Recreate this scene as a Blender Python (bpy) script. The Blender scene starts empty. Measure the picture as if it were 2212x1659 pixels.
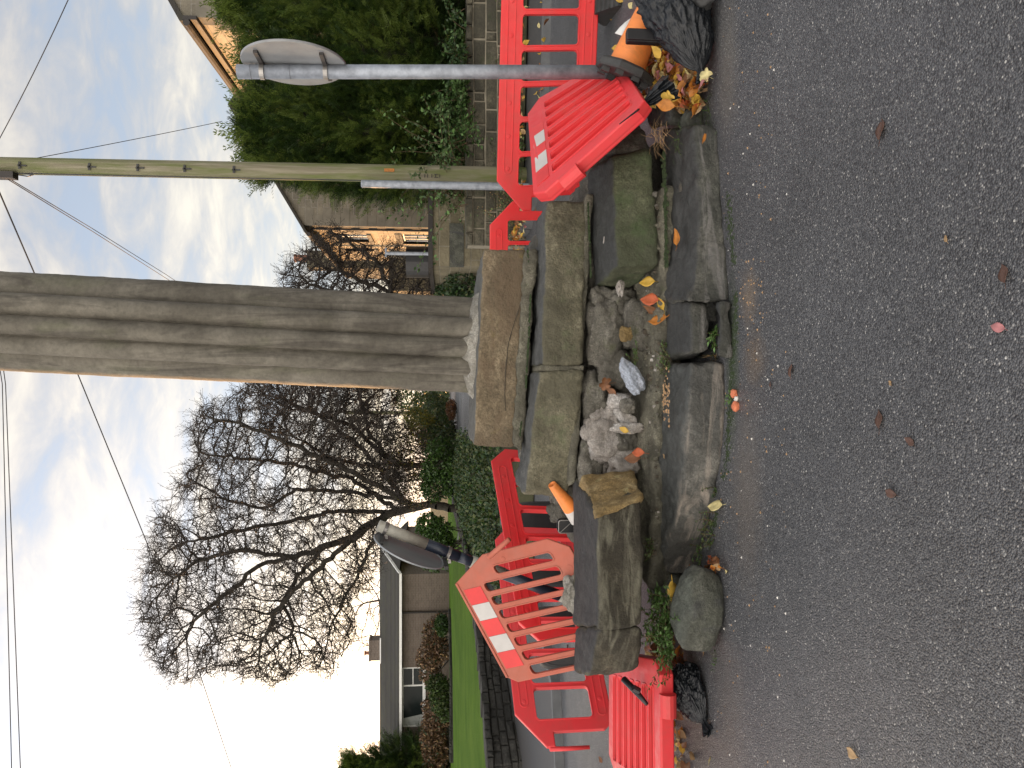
import bpy, bmesh, math, random
import numpy as np
from mathutils import Vector, noise, kdtree
R = math.radians
random.seed(7); rng = np.random.default_rng(7)
scene = bpy.context.scene
COL = scene.collection

# ---------------------------------------------------------------- camera, sky, sun, exposure
TH = R(5.02); EYE = 1.6; F = 1661.0
CT, ST = math.cos(TH), math.sin(TH)
cam = bpy.data.cameras.new('camera'); cam_o = bpy.data.objects.new('camera', cam); COL.objects.link(cam_o)
cam.sensor_width = 36; cam.lens = F / 2212 * 36; cam.clip_end = 2000; cam.clip_start = 0.05
from mathutils import Matrix
# the photograph was taken with the phone on its side: the picture's right is the world's down
cam_o.matrix_world = Matrix(((0, 1, 0, 0), (-ST, 0, -CT, 0), (-CT, 0, ST, EYE), (0, 0, 0, 1)))
scene.camera = cam_o

def P(x, y, Y):
    """point at forward distance Y seen at photo position (x,y) (2212x1659 picture)"""
    xr = (829.5 - y) / F; yd = (x - 1106) / F
    s = Y / (CT - yd * ST)
    return Vector((xr * s, Y, EYE + (-ST - yd * CT) * s))
def G(x, y, z=0.0):
    """point on the level z seen at photo position (x,y)"""
    xr = (829.5 - y) / F; yd = (x - 1106) / F
    s = (EYE - z) / (ST + yd * CT)
    return Vector((xr * s, (CT - yd * ST) * s, z))

SUN_AZ, SUN_EL = R(-34), R(4.0)       # azimuth measured from +Y towards +X
SD = Vector((math.sin(SUN_AZ) * math.cos(SUN_EL), math.cos(SUN_AZ) * math.cos(SUN_EL), math.sin(SUN_EL)))
w = bpy.data.worlds.new('World'); scene.world = w; w.use_nodes = True
nt = w.node_tree; N = nt.nodes; L = nt.links; N.clear()
def wn(t, **k):
    n = N.new(t)
    for a, b in k.items(): setattr(n, a, b)
    return n
def wmath(op, a, b=None, c=None, clamp=False):
    n = wn('ShaderNodeMath', operation=op); n.use_clamp = clamp
    for i, v in enumerate((a, b, c)):
        if v is None: continue
        if isinstance(v, (int, float)): n.inputs[i].default_value = v
        else: L.new(v, n.inputs[i])
    return n.outputs[0]
out = wn('ShaderNodeOutputWorld')
sky = wn('ShaderNodeTexSky', sky_type='NISHITA'); sky.sun_disc = False
sky.sun_elevation = SUN_EL; sky.sun_rotation = SUN_AZ; sky.air_density = 1.0; sky.dust_density = 1.5
bg1 = wn('ShaderNodeBackground'); bg1.inputs[1].default_value = 0.06; L.new(sky.outputs[0], bg1.inputs[0])
tc = wn('ShaderNodeTexCoord'); nrm = wn('ShaderNodeVectorMath', operation='NORMALIZE'); L.new(tc.outputs['Generated'], nrm.inputs[0])
sep = wn('ShaderNodeSeparateXYZ'); L.new(nrm.outputs[0], sep.inputs[0])
zc = wmath('ADD', wmath('MAXIMUM', sep.outputs[2], 0.0), 0.22)
comb = wn('ShaderNodeCombineXYZ'); L.new(wmath('DIVIDE', sep.outputs[0], zc), comb.inputs[0]); L.new(wmath('DIVIDE', sep.outputs[1], zc), comb.inputs[1])
mp = wn('ShaderNodeMapping'); mp.inputs['Scale'].default_value = (1.15, 1.7, 1); mp.inputs['Rotation'].default_value = (0, 0, 0.5); mp.inputs['Location'].default_value = (3.1, 1.7, 0)
L.new(comb.outputs[0], mp.inputs[0])
n1 = wn('ShaderNodeTexNoise'); n1.inputs['Scale'].default_value = 1.3; n1.inputs['Detail'].default_value = 9; n1.inputs['Roughness'].default_value = .58; n1.inputs['Distortion'].default_value = .35
L.new(mp.outputs[0], n1.inputs[0])
n2 = wn('ShaderNodeTexNoise'); n2.inputs['Scale'].default_value = 4.6; n2.inputs['Detail'].default_value = 7; n2.inputs['Roughness'].default_value = .6; n2.inputs['Distortion'].default_value = .6
L.new(mp.outputs[0], n2.inputs[0])
cl = wmath('ADD', wmath('MULTIPLY', n1.outputs[0], .58), wmath('MULTIPLY', n2.outputs[0], .42))
ramp = wn('ShaderNodeValToRGB'); L.new(cl, ramp.inputs[0])
e = ramp.color_ramp.elements
e[0].position = .34; e[0].color = (.52, .61, .78, 1)
e[1].position = .62; e[1].color = (1.12, 1.02, .88, 1)
for p_, c_ in ((.42, (.52, .60, .76, 1)), (.465, (.60, .63, .72, 1)), (.51, (.72, .70, .72, 1)), (.56, (.90, .83, .77, 1))):
    x_ = ramp.color_ramp.elements.new(p_); x_.color = c_
dt = wn('ShaderNodeVectorMath', operation='DOT_PRODUCT'); L.new(nrm.outputs[0], dt.inputs[0]); dt.inputs[1].default_value = SD
dpos = wmath('MAXIMUM', dt.outputs['Value'], 0.0)
g1 = wmath('POWER', dpos, 8.0); g2 = wmath('POWER', dpos, 24.0)
back = wmath('MULTIPLY', wmath('MULTIPLY', wmath('MAXIMUM', wmath('SUBTRACT', .40, sep.outputs[1]), 0.0), 1.15), wmath('SUBTRACT', 1.0, wmath('MULTIPLY', sep.outputs[0], .85)))   # unseen sky behind the camera, brightened to lift the foreground, more so leftward
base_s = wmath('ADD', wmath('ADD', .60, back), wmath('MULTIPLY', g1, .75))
hz = wmath('POWER', wmath('SUBTRACT', 1.0, wmath('MAXIMUM', sep.outputs[2], 0.0)), 7.0)
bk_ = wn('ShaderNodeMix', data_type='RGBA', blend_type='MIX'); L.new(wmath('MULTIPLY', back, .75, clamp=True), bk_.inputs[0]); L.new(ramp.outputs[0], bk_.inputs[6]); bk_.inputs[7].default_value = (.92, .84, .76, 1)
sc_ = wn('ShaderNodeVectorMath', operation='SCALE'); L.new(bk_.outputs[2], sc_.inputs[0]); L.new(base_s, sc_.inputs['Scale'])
warm = wn('ShaderNodeVectorMath', operation='SCALE'); warm.inputs[0].default_value = (1.0, .93, .80)
L.new(wmath('ADD', wmath('MULTIPLY', g2, .9), wmath('MULTIPLY', hz, .32)), warm.inputs['Scale'])
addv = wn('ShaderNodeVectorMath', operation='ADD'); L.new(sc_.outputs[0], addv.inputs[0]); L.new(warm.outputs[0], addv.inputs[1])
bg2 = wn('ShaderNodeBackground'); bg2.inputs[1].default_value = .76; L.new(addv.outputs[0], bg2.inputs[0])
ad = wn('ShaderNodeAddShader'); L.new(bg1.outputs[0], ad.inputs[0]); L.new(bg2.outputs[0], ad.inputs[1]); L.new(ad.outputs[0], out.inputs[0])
sl = bpy.data.lights.new('sun', 'SUN'); sl.energy = 5.0; sl.angle = R(.5); sl.color = (1, .52, .20)
so = bpy.data.objects.new('sun', sl); COL.objects.link(so); so.rotation_euler = SD.to_track_quat('Z', 'Y').to_euler()
vs = scene.view_settings; vs.view_transform = 'Standard'; vs.look = 'None'; vs.exposure = 0.66; vs.gamma = 1; vs.use_curve_mapping = False

# ---------------------------------------------------------------- helpers
def tag(o, label=None, cat=None, group=None, kind=None):
    if label: o['label'] = label
    if cat: o['category'] = cat
    if group: o['group'] = group
    if kind: o['kind'] = kind
    return o
def thing(name, label, cat, loc=(0, 0, 0), group=None):
    o = bpy.data.objects.new(name, None); COL.objects.link(o); o.location = loc; o.empty_display_size = .1
    return tag(o, label, cat, group)
class MB:
    def __init__(s): s.v = []; s.f = []; s.m = []
    def add(s, vs_, fs, mi=0):
        b = len(s.v); s.v.extend(tuple(p) for p in vs_); s.f.extend(tuple(i + b for i in f) for f in fs); s.m.extend([mi] * len(fs))
    def box(s, a, b, mi=0):
        x0, y0, z0 = a; x1, y1, z1 = b
        s.add([(x0,y0,z0),(x1,y0,z0),(x1,y1,z0),(x0,y1,z0),(x0,y0,z1),(x1,y0,z1),(x1,y1,z1),(x0,y1,z1)],
              [(0,3,2,1),(4,5,6,7),(0,1,5,4),(1,2,6,5),(2,3,7,6),(3,0,4,7)], mi)
    def bar(s, p, q, w_, h_, mi=0):
        p = Vector(p); q = Vector(q); d = (q - p).normalized()
        u = d.cross(Vector((0,0,1)));  u = u.normalized() if u.length > .01 else Vector((1,0,0)); v = u.cross(d)
        o = [(-1,-1),(1,-1),(1,1),(-1,1)]
        vv = [c + u*(a*w_/2) + v*(b*h_/2) for c in (p, q) for a, b in o]
        s.add(vv, [(0,1,2,3),(7,6,5,4),(0,4,5,1),(1,5,6,2),(2,6,7,3),(3,7,4,0)], mi)
    def tube(s, pts, rad, n=8, mi=0, cap=True):
        pts = [Vector(p) for p in pts]
        if isinstance(rad, (int, float)): rad = [rad]*len(pts)
        vv = []; up = None
        for i, p in enumerate(pts):
            d = (pts[min(i+1, len(pts)-1)] - pts[max(i-1, 0)]).normalized()
            if up is None:
                up = d.cross(Vector((.13,.97,.2)));
                if up.length < .1: up = d.cross(Vector((1,0,0)))
            up = (up - d*up.dot(d)).normalized(); v = d.cross(up)
            for k in range(n):
                a = 2*math.pi*k/n; vv.append(p + (up*math.cos(a) + v*math.sin(a))*rad[i])
        ff = [(i*n+k, i*n+(k+1)%n, (i+1)*n+(k+1)%n, (i+1)*n+k) for i in range(len(pts)-1) for k in range(n)]
        if cap: ff += [tuple(range(n-1,-1,-1)), tuple((len(pts)-1)*n+k for k in range(n))]
        s.add(vv, ff, mi)
    def build(s, name, mats, parent=None, smooth=False):
        me = bpy.data.meshes.new(name); me.from_pydata(s.v, [], s.f)
        if not isinstance(mats, (list, tuple)): mats = [mats]
        for m_ in mats: me.materials.append(m_)
        if len(mats) > 1: me.polygons.foreach_set('material_index', s.m)
        if smooth: me.polygons.foreach_set('use_smooth', [True]*len(s.f))
        me.update()
        o = bpy.data.objects.new(name, me); COL.objects.link(o)
        if parent: put(o, parent)
        return o
def put(o, parent):
    o.parent = parent; o.matrix_parent_inverse = Matrix.Translation(-Vector(parent.location)) if parent.type == 'EMPTY' else parent.matrix_world.inverted()
    return o
def np_mesh(name, V, Fq, mats, mi=None, parent=None, smooth=False):
    """fast mesh from numpy arrays; Fq is (n,3) or (n,4)"""
    V = np.asarray(V, dtype=np.float32); Fq = np.asarray(Fq, dtype=np.int32); n, k = Fq.shape
    me = bpy.data.meshes.new(name); me.vertices.add(len(V)); me.vertices.foreach_set('co', V.ravel())
    me.loops.add(n*k); me.loops.foreach_set('vertex_index', Fq.ravel())
    me.polygons.add(n); me.polygons.foreach_set('loop_start', np.arange(0, n*k, k, dtype=np.int32))
    me.polygons.foreach_set('loop_total', np.full(n, k, dtype=np.int32))
    if not isinstance(mats, (list, tuple)): mats = [mats]
    for m_ in mats: me.materials.append(m_)
    if mi is not None: me.polygons.foreach_set('material_index', np.asarray(mi, dtype=np.int32))
    if smooth: me.polygons.foreach_set('use_smooth', np.ones(n, dtype=bool))
    me.update(calc_edges=True)
    o = bpy.data.objects.new(name, me); COL.objects.link(o)
    if parent: put(o, parent)
    return o
def instance_np(T, TF, pos, rot, scl):
    """T (k,3) template; pos (n,3); rot (n,3,3); scl (n,) -> verts, faces"""
    n = len(pos); k = len(T)
    V = np.einsum('nij,kj->nki', rot, T) * np.asarray(scl)[:, None, None] + np.asarray(pos)[:, None, :]
    Fa = (TF[None] + (np.arange(n)*k)[:, None, None]).reshape(-1, TF.shape[1])
    return V.reshape(-1, 3), Fa
def rand_rot(n):
    q = rng.normal(size=(n, 4)); q /= np.linalg.norm(q, axis=1)[:, None]; a, b, c, d = q.T
    return np.stack([1-2*(c*c+d*d), 2*(b*c-a*d), 2*(b*d+a*c), 2*(b*c+a*d), 1-2*(b*b+d*d), 2*(c*d-a*b), 2*(b*d-a*c), 2*(c*d+a*b), 1-2*(b*b+c*c)], 1).reshape(-1, 3, 3)
def frames(D, roll=None):
    """rotation matrices whose local X axis is D (n,3)"""
    D = D/np.linalg.norm(D, axis=1)[:, None]; n = len(D)
    up = np.tile(np.array([0., 0, 1.]), (n, 1)) + rng.normal(size=(n, 3))*.25
    Y_ = np.cross(up, D); Y_ /= np.linalg.norm(Y_, axis=1)[:, None] + 1e-9; Z_ = np.cross(D, Y_)
    if roll is not None:
        c, s = np.cos(roll)[:, None], np.sin(roll)[:, None]; Y_, Z_ = Y_*c + Z_*s, Z_*c - Y_*s
    return np.stack([D, Y_, Z_], 2)

# ---------------------------------------------------------------- materials
class Mat:
    def __init__(s, name, rough=.8, spec=.5):
        s.m = bpy.data.materials.new(name); s.m.use_nodes = True; s.t = s.m.node_tree; s.b = s.t.nodes['Principled BSDF']
        s.b.inputs['Roughness'].default_value = rough; s.b.inputs['Specular IOR Level'].default_value = spec
        s.tc = s.t.nodes.new('ShaderNodeTexCoord'); s.obj = s.tc.outputs['Object']
    def n(s, t, **k):
        x = s.t.nodes.new(t)
        for a, b in k.items(): setattr(x, a, b)
        return x
    def l(s, a, b): s.t.links.new(a, b)
    def mp(s, scale=(1,1,1), rot=(0,0,0), src=None):
        x = s.n('ShaderNodeMapping'); x.inputs['Scale'].default_value = scale; x.inputs['Rotation'].default_value = rot; s.l(src or s.obj, x.inputs[0]); return x.outputs[0]
    def noise(s, scale, detail=5, rough=.55, dist=0, vec=None):
        x = s.n('ShaderNodeTexNoise'); x.inputs['Scale'].default_value = scale; x.inputs['Detail'].default_value = detail
        x.inputs['Roughness'].default_value = rough; x.inputs['Distortion'].default_value = dist; s.l(vec or s.obj, x.inputs[0]); return x.outputs[0]
    def vor(s, scale, feat='F1', out='Distance', vec=None, rnd=1):
        x = s.n('ShaderNodeTexVoronoi', feature=feat); x.inputs['Scale'].default_value = scale; x.inputs['Randomness'].default_value = rnd; s.l(vec or s.obj, x.inputs[0]); return x.outputs[out]
    def ramp(s, f, els, interp='LINEAR'):
        x = s.n('ShaderNodeValToRGB'); x.color_ramp.interpolation = interp; s.l(f, x.inputs[0]); e_ = x.color_ramp.elements
        while len(e_) < len(els): e_.new(.5)
        for i, (p, c) in enumerate(els):
            e_[i].position = p; e_[i].color = (c, c, c, 1) if isinstance(c, (int, float)) else (*c, 1)
        return x.outputs[0]
    def mix(s, f, a, b, mode='MIX'):
        x = s.n('ShaderNodeMix', data_type='RGBA', blend_type=mode)
        for i, v in ((0, f), (6, a), (7, b)):
            if isinstance(v, (int, float)): x.inputs[i].default_value = v if i == 0 else (v, v, v, 1)
            elif isinstance(v, tuple): x.inputs[i].default_value = (*v, 1)
            else: s.l(v, x.inputs[i])
        return x.outputs[2]
    def math(s, op, a, b=None, clamp=False):
        x = s.n('ShaderNodeMath', operation=op); x.use_clamp = clamp
        for i, v in enumerate((a, b)):
            if v is None: continue
            if isinstance(v, (int, float)): x.inputs[i].default_value = v
            else: s.l(v, x.inputs[i])
        return x.outputs[0]
    def col(s, c):
        if isinstance(c, tuple): s.b.inputs['Base Color'].default_value = (*c, 1)
        else: s.l(c, s.b.inputs['Base Color'])
        return s
    def rough(s, f): s.l(f, s.b.inputs['Roughness'])
    def bump(s, h, strength=.5, dist=.01):
        x = s.n('ShaderNodeBump'); x.inputs['Strength'].default_value = strength; x.inputs['Distance'].default_value = dist; s.l(h, x.inputs['Height'])
        if s.b.inputs['Normal'].is_linked: s.l(s.b.inputs['Normal'].links[0].from_socket, x.inputs['Normal'])
        s.l(x.outputs[0], s.b.inputs['Normal']); return s
    def nz(s):
        g = s.n('ShaderNodeNewGeometry'); q = s.n('ShaderNodeSeparateXYZ'); s.l(g.outputs['Normal'], q.inputs[0]); return q.outputs[2]
    def ellipse(s, c, r, soft=.5, nscale=9, namt=.6):
        """noisy elliptical patch lying on the ground: centre c, radii r, in the object's own metres"""
        v = s.n('ShaderNodeVectorMath', operation='SUBTRACT'); s.l(s.obj, v.inputs[0]); v.inputs[1].default_value = (c[0], c[1], 0)
        d = s.n('ShaderNodeVectorMath', operation='DIVIDE'); s.l(v.outputs[0], d.inputs[0]); d.inputs[1].default_value = (r[0], r[1], 1e6)
        l_ = s.n('ShaderNodeVectorMath', operation='LENGTH'); s.l(d.outputs[0], l_.inputs[0])
        q = s.math('ADD', l_.outputs['Value'], s.math('MULTIPLY', s.math('SUBTRACT', s.noise(nscale, 6, .65), .5), namt*2))
        return s.ramp(q, [(1-soft, 1.0), (1.0, 0.0)])

def stone(name, a, b, c, top=None, green=None, scale=3.0, rough=.85, pits=True, streak=None, bump=.55, topf=(.55, .85)):
    m = Mat(name, rough)
    n_ = m.noise(scale, 8, .62, .4); n2_ = m.noise(scale*5.3, 6, .7)
    col = m.ramp(n_, [(.32, a), (.5, b), (.68, c)])
    col = m.mix(.55, col, m.ramp(n2_, [(.3, .45), (.5, .95), (.72, 1.5)]), 'MULTIPLY')
    col = m.mix(.75, col, m.ramp(m.noise(scale*11, 7, .75, .3), [(.28, .30), (.44, .80), (.55, 1.12), (.75, 2.0)]), 'MULTIPLY')
    col = m.mix(m.ramp(m.noise(scale*24, 4, .7), [(.42, .0), (.75, .7)]), col, tuple(x*.40 for x in a))
    col = m.mix(m.ramp(m.noise(scale*2.1, 8, .75, .8), [(.58, 0.0), (.66, .55)]), col, tuple(min(.6, x*1.55) for x in c))
    if pits: col = m.mix(m.ramp(m.vor(27), [(.05, .8), (.15, 0.0)]), col, tuple(x*.3 for x in a))
    col = m.mix(m.ramp(m.noise(scale*.55, 6, .6, .5), [(.46, 0.0), (.58, .75)]), col, tuple((x+y)*.27 for x, y in zip(a, b)))
    if streak:
        sv = m.noise(1.0, 6, .6, 1.0, vec=m.mp(scale=streak[0], rot=streak[2] if len(streak) > 2 else (0,0,0)))
        col = m.mix(m.ramp(sv, [(.48, 0.0), (.66, .75)]), col, streak[1])
    if green: col = m.mix(m.ramp(m.noise(scale*1.3, 7, .7), [(green[1], 0.0), (green[1]+.16, .85)]), col, green[0])
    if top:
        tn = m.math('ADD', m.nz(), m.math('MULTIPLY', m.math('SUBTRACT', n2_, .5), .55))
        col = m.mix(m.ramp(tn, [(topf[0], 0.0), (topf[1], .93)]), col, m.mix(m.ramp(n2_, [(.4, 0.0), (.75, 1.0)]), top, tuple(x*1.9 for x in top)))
    m.col(col)
    m.bump(m.noise(scale*26, 6, .75), bump*1.2, .016); m.bump(m.noise(scale*6, 8, .7), bump*1.2, .05)
    if pits: m.bump(m.ramp(m.vor(38), [(.0, 0.0), (.16, 1.0)]), .35, .006)
    return m.m
def plastic(name, c, rough=.38, dirt=(.16,.10,.07), amt=.35, streaks=True):
    m = Mat(name, rough)
    n_ = m.noise(6, 8, .7, .3)
    col = m.mix(m.ramp(n_, [(.45, 0.0), (.85, amt)]), c, dirt)
    col = m.mix(m.ramp(m.noise(2.2, 4, .5), [(.3, 0.0), (.75, .30)]), col, tuple(min(1, x*1.15+.03) for x in c))
    m.col(col); m.rough(m.ramp(m.noise(14, 6, .7), [(.3, rough-.08), (.75, rough+.22)])); m.bump(m.noise(60, 5, .7), .12, .002)
    m.bump(m.noise(5, 3, .5), .25, .008)
    return m.m
def flat(name, c, rough=.6, var=.35, scale=12, bump=.2, metal=0, spec=.5):
    m = Mat(name, rough, spec); m.b.inputs['Metallic'].default_value = metal
    n_ = m.noise(scale, 6, .65)
    m.col(m.mix(m.ramp(n_, [(.3, 0.0), (.7, 1.0)]), tuple(x*(1-var) for x in c), tuple(min(1, x*(1+var)) for x in c)))
    if bump: m.bump(m.noise(scale*6, 5, .7), bump, .004)
    return m.m
def leafm(name, c, var=.4, trans=.25, rough=.5, scale=1.3):
    m = Mat(name, rough, .4)
    o = m.n('ShaderNodeNewGeometry'); rr = m.n('ShaderNodeValToRGB'); m.l(o.outputs['Random Per Island'], rr.inputs[0])
    e_ = rr.color_ramp.elements; e_[0].color = (*[x*(1-var) for x in c], 1); e_[1].color = (*[min(1, x*(1+var)) for x in c], 1)
    col = m.mix(m.ramp(m.noise(scale, 3), [(.35, 0.0), (.7, .8)]), rr.outputs[0], tuple(x*.55 for x in c), 'MIX')
    m.col(col)
    if trans:
        t = m.n('ShaderNodeBsdfTranslucent'); m.l(col, t.inputs[0]); mx = m.n('ShaderNodeMixShader'); mx.inputs[0].default_value = trans
        m.l(m.b.outputs[0], mx.inputs[1]); m.l(t.outputs[0], mx.inputs[2]); m.l(mx.outputs[0], m.t.nodes['Material Output'].inputs[0])
    return m.m
def brick(name, c1, c2, mortar, bw, bh, ms=.02, rough=.85, bump=.5, var=.5, swap=False):
    m = Mat(name, rough)
    q = m.n('ShaderNodeSeparateXYZ'); m.l(m.obj, q.inputs[0]); cb = m.n('ShaderNodeCombineXYZ')
    m.l(m.math('ADD', q.outputs[0], q.outputs[1]), cb.inputs[0]); m.l(q.outputs[2], cb.inputs[1])
    wv = m.n('ShaderNodeVectorMath', operation='ADD'); m.l(cb.outputs[0], wv.inputs[0])
    nn = m.n('ShaderNodeTexNoise'); nn.inputs['Scale'].default_value = 3; m.l(m.obj, nn.inputs[0]); sc2 = m.n('ShaderNodeVectorMath', operation='SCALE'); m.l(nn.outputs['Color'], sc2.inputs[0]); sc2.inputs['Scale'].default_value = bh*.22; m.l(sc2.outputs[0], wv.inputs[1])
    b_ = m.n('ShaderNodeTexBrick'); m.l(wv.outputs[0], b_.inputs[0]); b_.inputs['Color1'].default_value = (*c1, 1); b_.inputs['Color2'].default_value = (*c2, 1); b_.inputs['Mortar'].default_value = (*mortar, 1)
    b_.inputs['Scale'].default_value = 1; b_.inputs['Brick Width'].default_value = bw; b_.inputs['Row Height'].default_value = bh; b_.inputs['Mortar Size'].default_value = ms; b_.inputs['Mortar Smooth'].default_value = .3; b_.inputs['Bias'].default_value = 0
    col = m.mix(var, b_.outputs[0], m.ramp(m.noise(2.5, 7, .65), [(.3, .5), (.5, 1.0), (.7, 1.45)]), 'MULTIPLY')
    col = m.mix(.5, col, m.ramp(m.noise(22, 5, .7), [(.3, .6), (.7, 1.3)]), 'MULTIPLY')
    m.col(col); m.bump(m.math('ADD', m.math('MULTIPLY', b_.outputs['Fac'], -1), m.noise(20, 5)), bump, .02)
    return m.m

M = {}
M['red'] = plastic('red_plastic', (.70, .018, .022), .36, amt=.32)
M['redpink'] = plastic('faded_red_plastic', (.66, .035, .042), .42, amt=.42)
M['orange_old'] = plastic('faded_orange_plastic', (.44, .115, .072), .6, amt=.5)
M['cone'] = plastic('cone_orange', (.80, .24, .05), .45, dirt=(.07,.06,.035), amt=.75)
M['white_tape'] = flat('white_reflective', (.52, .50, .48), .45, .12, 4, .05)
M['red_tape'] = flat('red_reflective', (.66, .03, .03), .35, .15, 4, .05)
M['rubber'] = flat('black_rubber', (.035, .036, .036), .7, .5, 9, .5)
M['black_plastic'] = flat('black_plastic', (.012, .012, .014), .42, .3, 9, .2)
M['galv'] = flat('galvanised_steel', (.27, .295, .335), .50, .32, 14, .12, metal=.55)
M['sign_back'] = flat('sign_back_grey', (.26, .28, .30), .45, .12, 5, .05, metal=.25)
M['sign_pale'] = flat('sign_back_pale', (.26, .27, .28), .5, .25, 3, .05, metal=.2)
M['steel_clip'] = flat('steel_clip', (.30, .29, .28), .4, .3, 9, .05, metal=.8)
M['dark_channel'] = flat('dark_channel', (.075, .07, .068), .5, .3, 9, .05, metal=.6)
M['post_white'] = flat('weathered_white_paint', (.33, .32, .275), .6, .3, 9, .2)
M['post_black'] = flat('weathered_black_paint', (.014, .02, .036), .4, .3, 9, .2)
# ---------------------------------------------------------------- stone and ground materials
M['slab'] = stone('wet_slab_stone', (.040,.043,.036), (.075,.076,.062), (.135,.130,.108), top=(.034,.036,.036), scale=2.6, rough=.62, streak=((2.0,2.5,16), (.20,.19,.18)), topf=(.5,.9))
M['slab2'] = stone('slab_stone_pale_veins', (.060,.061,.054), (.105,.104,.094), (.21,.20,.175), top=(.052,.056,.054), scale=3.1, rough=.55, streak=((1.1,4,14), (.36,.31,.26), (0,.12,0)), topf=(.6,.95))
M['block_green'] = stone('mossy_block_stone', (.068,.078,.040), (.105,.115,.064), (.16,.165,.105), top=(.036,.038,.039), green=((.055,.085,.030), .50), scale=3.4, topf=(.6,.9))
M['block_olive'] = stone('olive_block_stone', (.135,.125,.080), (.195,.180,.120), (.245,.225,.160), top=(.062,.065,.066), green=((.14,.16,.085), .56), scale=3.2, topf=(.62,.9))
M['block_dark'] = stone('dark_sandstone', (.038,.032,.020), (.070,.060,.040), (.135,.118,.082), top=(.034,.034,.036), scale=3.4, streak=((3,3,16), (.20,.19,.14)), topf=(.6,.9))
M['plinth'] = stone('plinth_stone', (.165,.125,.075), (.215,.168,.105), (.28,.225,.150), top=(.085,.088,.085), green=((.20,.165,.045), .60), scale=2.8, streak=((2.5,2.5,6), (.15,.105,.065)), topf=(.7,.95))
M['break'] = stone('fresh_break_sandstone', (.26,.17,.06), (.36,.25,.105), (.46,.35,.18), scale=4.5, pits=False)
M['mortar'] = stone('lime_mortar', (.30,.28,.23), (.42,.40,.35), (.55,.53,.48), scale=6, pits=False)
M['mortar_dull'] = stone('weathered_mortar', (.13,.12,.09), (.20,.19,.14), (.28,.26,.20), scale=7, green=((.035,.055,.012), .60))
M['rubble_white'] = stone('whitish_rubble', (.36,.32,.28), (.50,.46,.42), (.64,.62,.60), scale=5, pits=False)
M['rubble_grey'] = stone('grey_rubble', (.11,.10,.08), (.18,.17,.14), (.27,.25,.215), scale=5, green=((.09,.10,.045), .58))
M['plaster_blue'] = stone('bluish_plaster', (.42,.47,.56), (.55,.60,.70), (.62,.63,.64), scale=5, pits=False)
M['boulder'] = stone('green_grey_boulder', (.075,.078,.062), (.115,.120,.095), (.165,.165,.135), top=(.085,.095,.080), scale=6, streak=((6,6,3), (.055,.055,.062)), topf=(.6,1.0))
M['kerb'] = flat('kerb_stone', (.11, .115, .12), .7, .25, 6, .3)
M['moss'] = flat('moss', (.022, .038, .010), .95, .6, 30, 1.0)
M['soil'] = flat('soil', (.055, .045, .032), .95, .6, 22, 1.0)

# column: brown grey sandstone with stains running down the flutes
m = Mat('column_stone', .82)
a = m.noise(2.2, 8, .62, .6); b = m.noise(1.0, 7, .65, 1.6, vec=m.mp(scale=(5, 5, .75), rot=(.25, .1, 0)))
c = m.ramp(a, [(.3, (.088,.079,.062)), (.5, (.128,.117,.094)), (.7, (.190,.174,.142))])
c = m.mix(m.ramp(b, [(.50, 0.0), (.68, .8)]), c, (.040, .034, .027))
c = m.mix(m.ramp(m.noise(1.6, 6, .6, vec=m.mp(scale=(2, 2, .9))), [(.55, 0.0), (.72, .45)]), c, (.105, .115, .06))
c = m.mix(.6, c, m.ramp(m.noise(26, 6, .75), [(.3, .55), (.5, 1.0), (.72, 1.4)]), 'MULTIPLY')
m.col(c); m.bump(m.noise(70, 5, .75), .45, .006); m.bump(m.noise(9, 6, .65), .5, .02); m.bump(m.ramp(m.vor(30), [(.0, 0.0), (.14, 1.0)]), .4, .006)
M['column'] = m.m

# tarmac: aggregate chips, pale chips, dust and sand washed against the steps
m = Mat('tarmac', .55)
v_ = m.n('ShaderNodeTexVoronoi'); v_.inputs['Scale'].default_value = 150; m.l(m.obj, v_.inputs[0])
r1 = m.n('ShaderNodeSeparateColor'); m.l(v_.outputs['Color'], r1.inputs[0])
c = m.ramp(r1.outputs[0], [(.0, (.040,.041,.046)), (.40, (.090,.094,.103)), (.80, (.135,.138,.146)), (.96, (.180,.180,.178)), (.998, (.46,.45,.43))])
c = m.mix(m.ramp(v_.outputs['Distance'], [(.35, 0.0), (.8, .7)]), c, (.030,.030,.032))
v2_ = m.n('ShaderNodeTexVoronoi'); v2_.inputs['Scale'].default_value = 26; m.l(m.obj, v2_.inputs[0]); r2 = m.n('ShaderNodeSeparateColor'); m.l(v2_.outputs['Color'], r2.inputs[0])
sp = m.math('MULTIPLY', m.ramp(v2_.outputs['Distance'], [(.09, 1.0), (.13, 0.0)]), m.ramp(r2.outputs[0], [(.89, 0.0), (.90, 1.0)]))
c = m.mix(m.math('MULTIPLY', sp, .75), c, (.66, .65, .60))
c = m.mix(.8, c, m.ramp(m.noise(.9, 6, .6), [(.3, .78), (.7, 1.25)]), 'MULTIPLY')
M_tar = m
def gpatch(x0, x1, y0, y1):
    a_ = G((x0+x1)/2, (y0+y1)/2); ry = (G(x0, (y0+y1)/2).y - G(x1, (y0+y1)/2).y)/2; rx = abs(G((x0+x1)/2, y0).x - G((x0+x1)/2, y1).x)/2
    return (a_.x, a_.y), (rx, ry)
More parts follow.
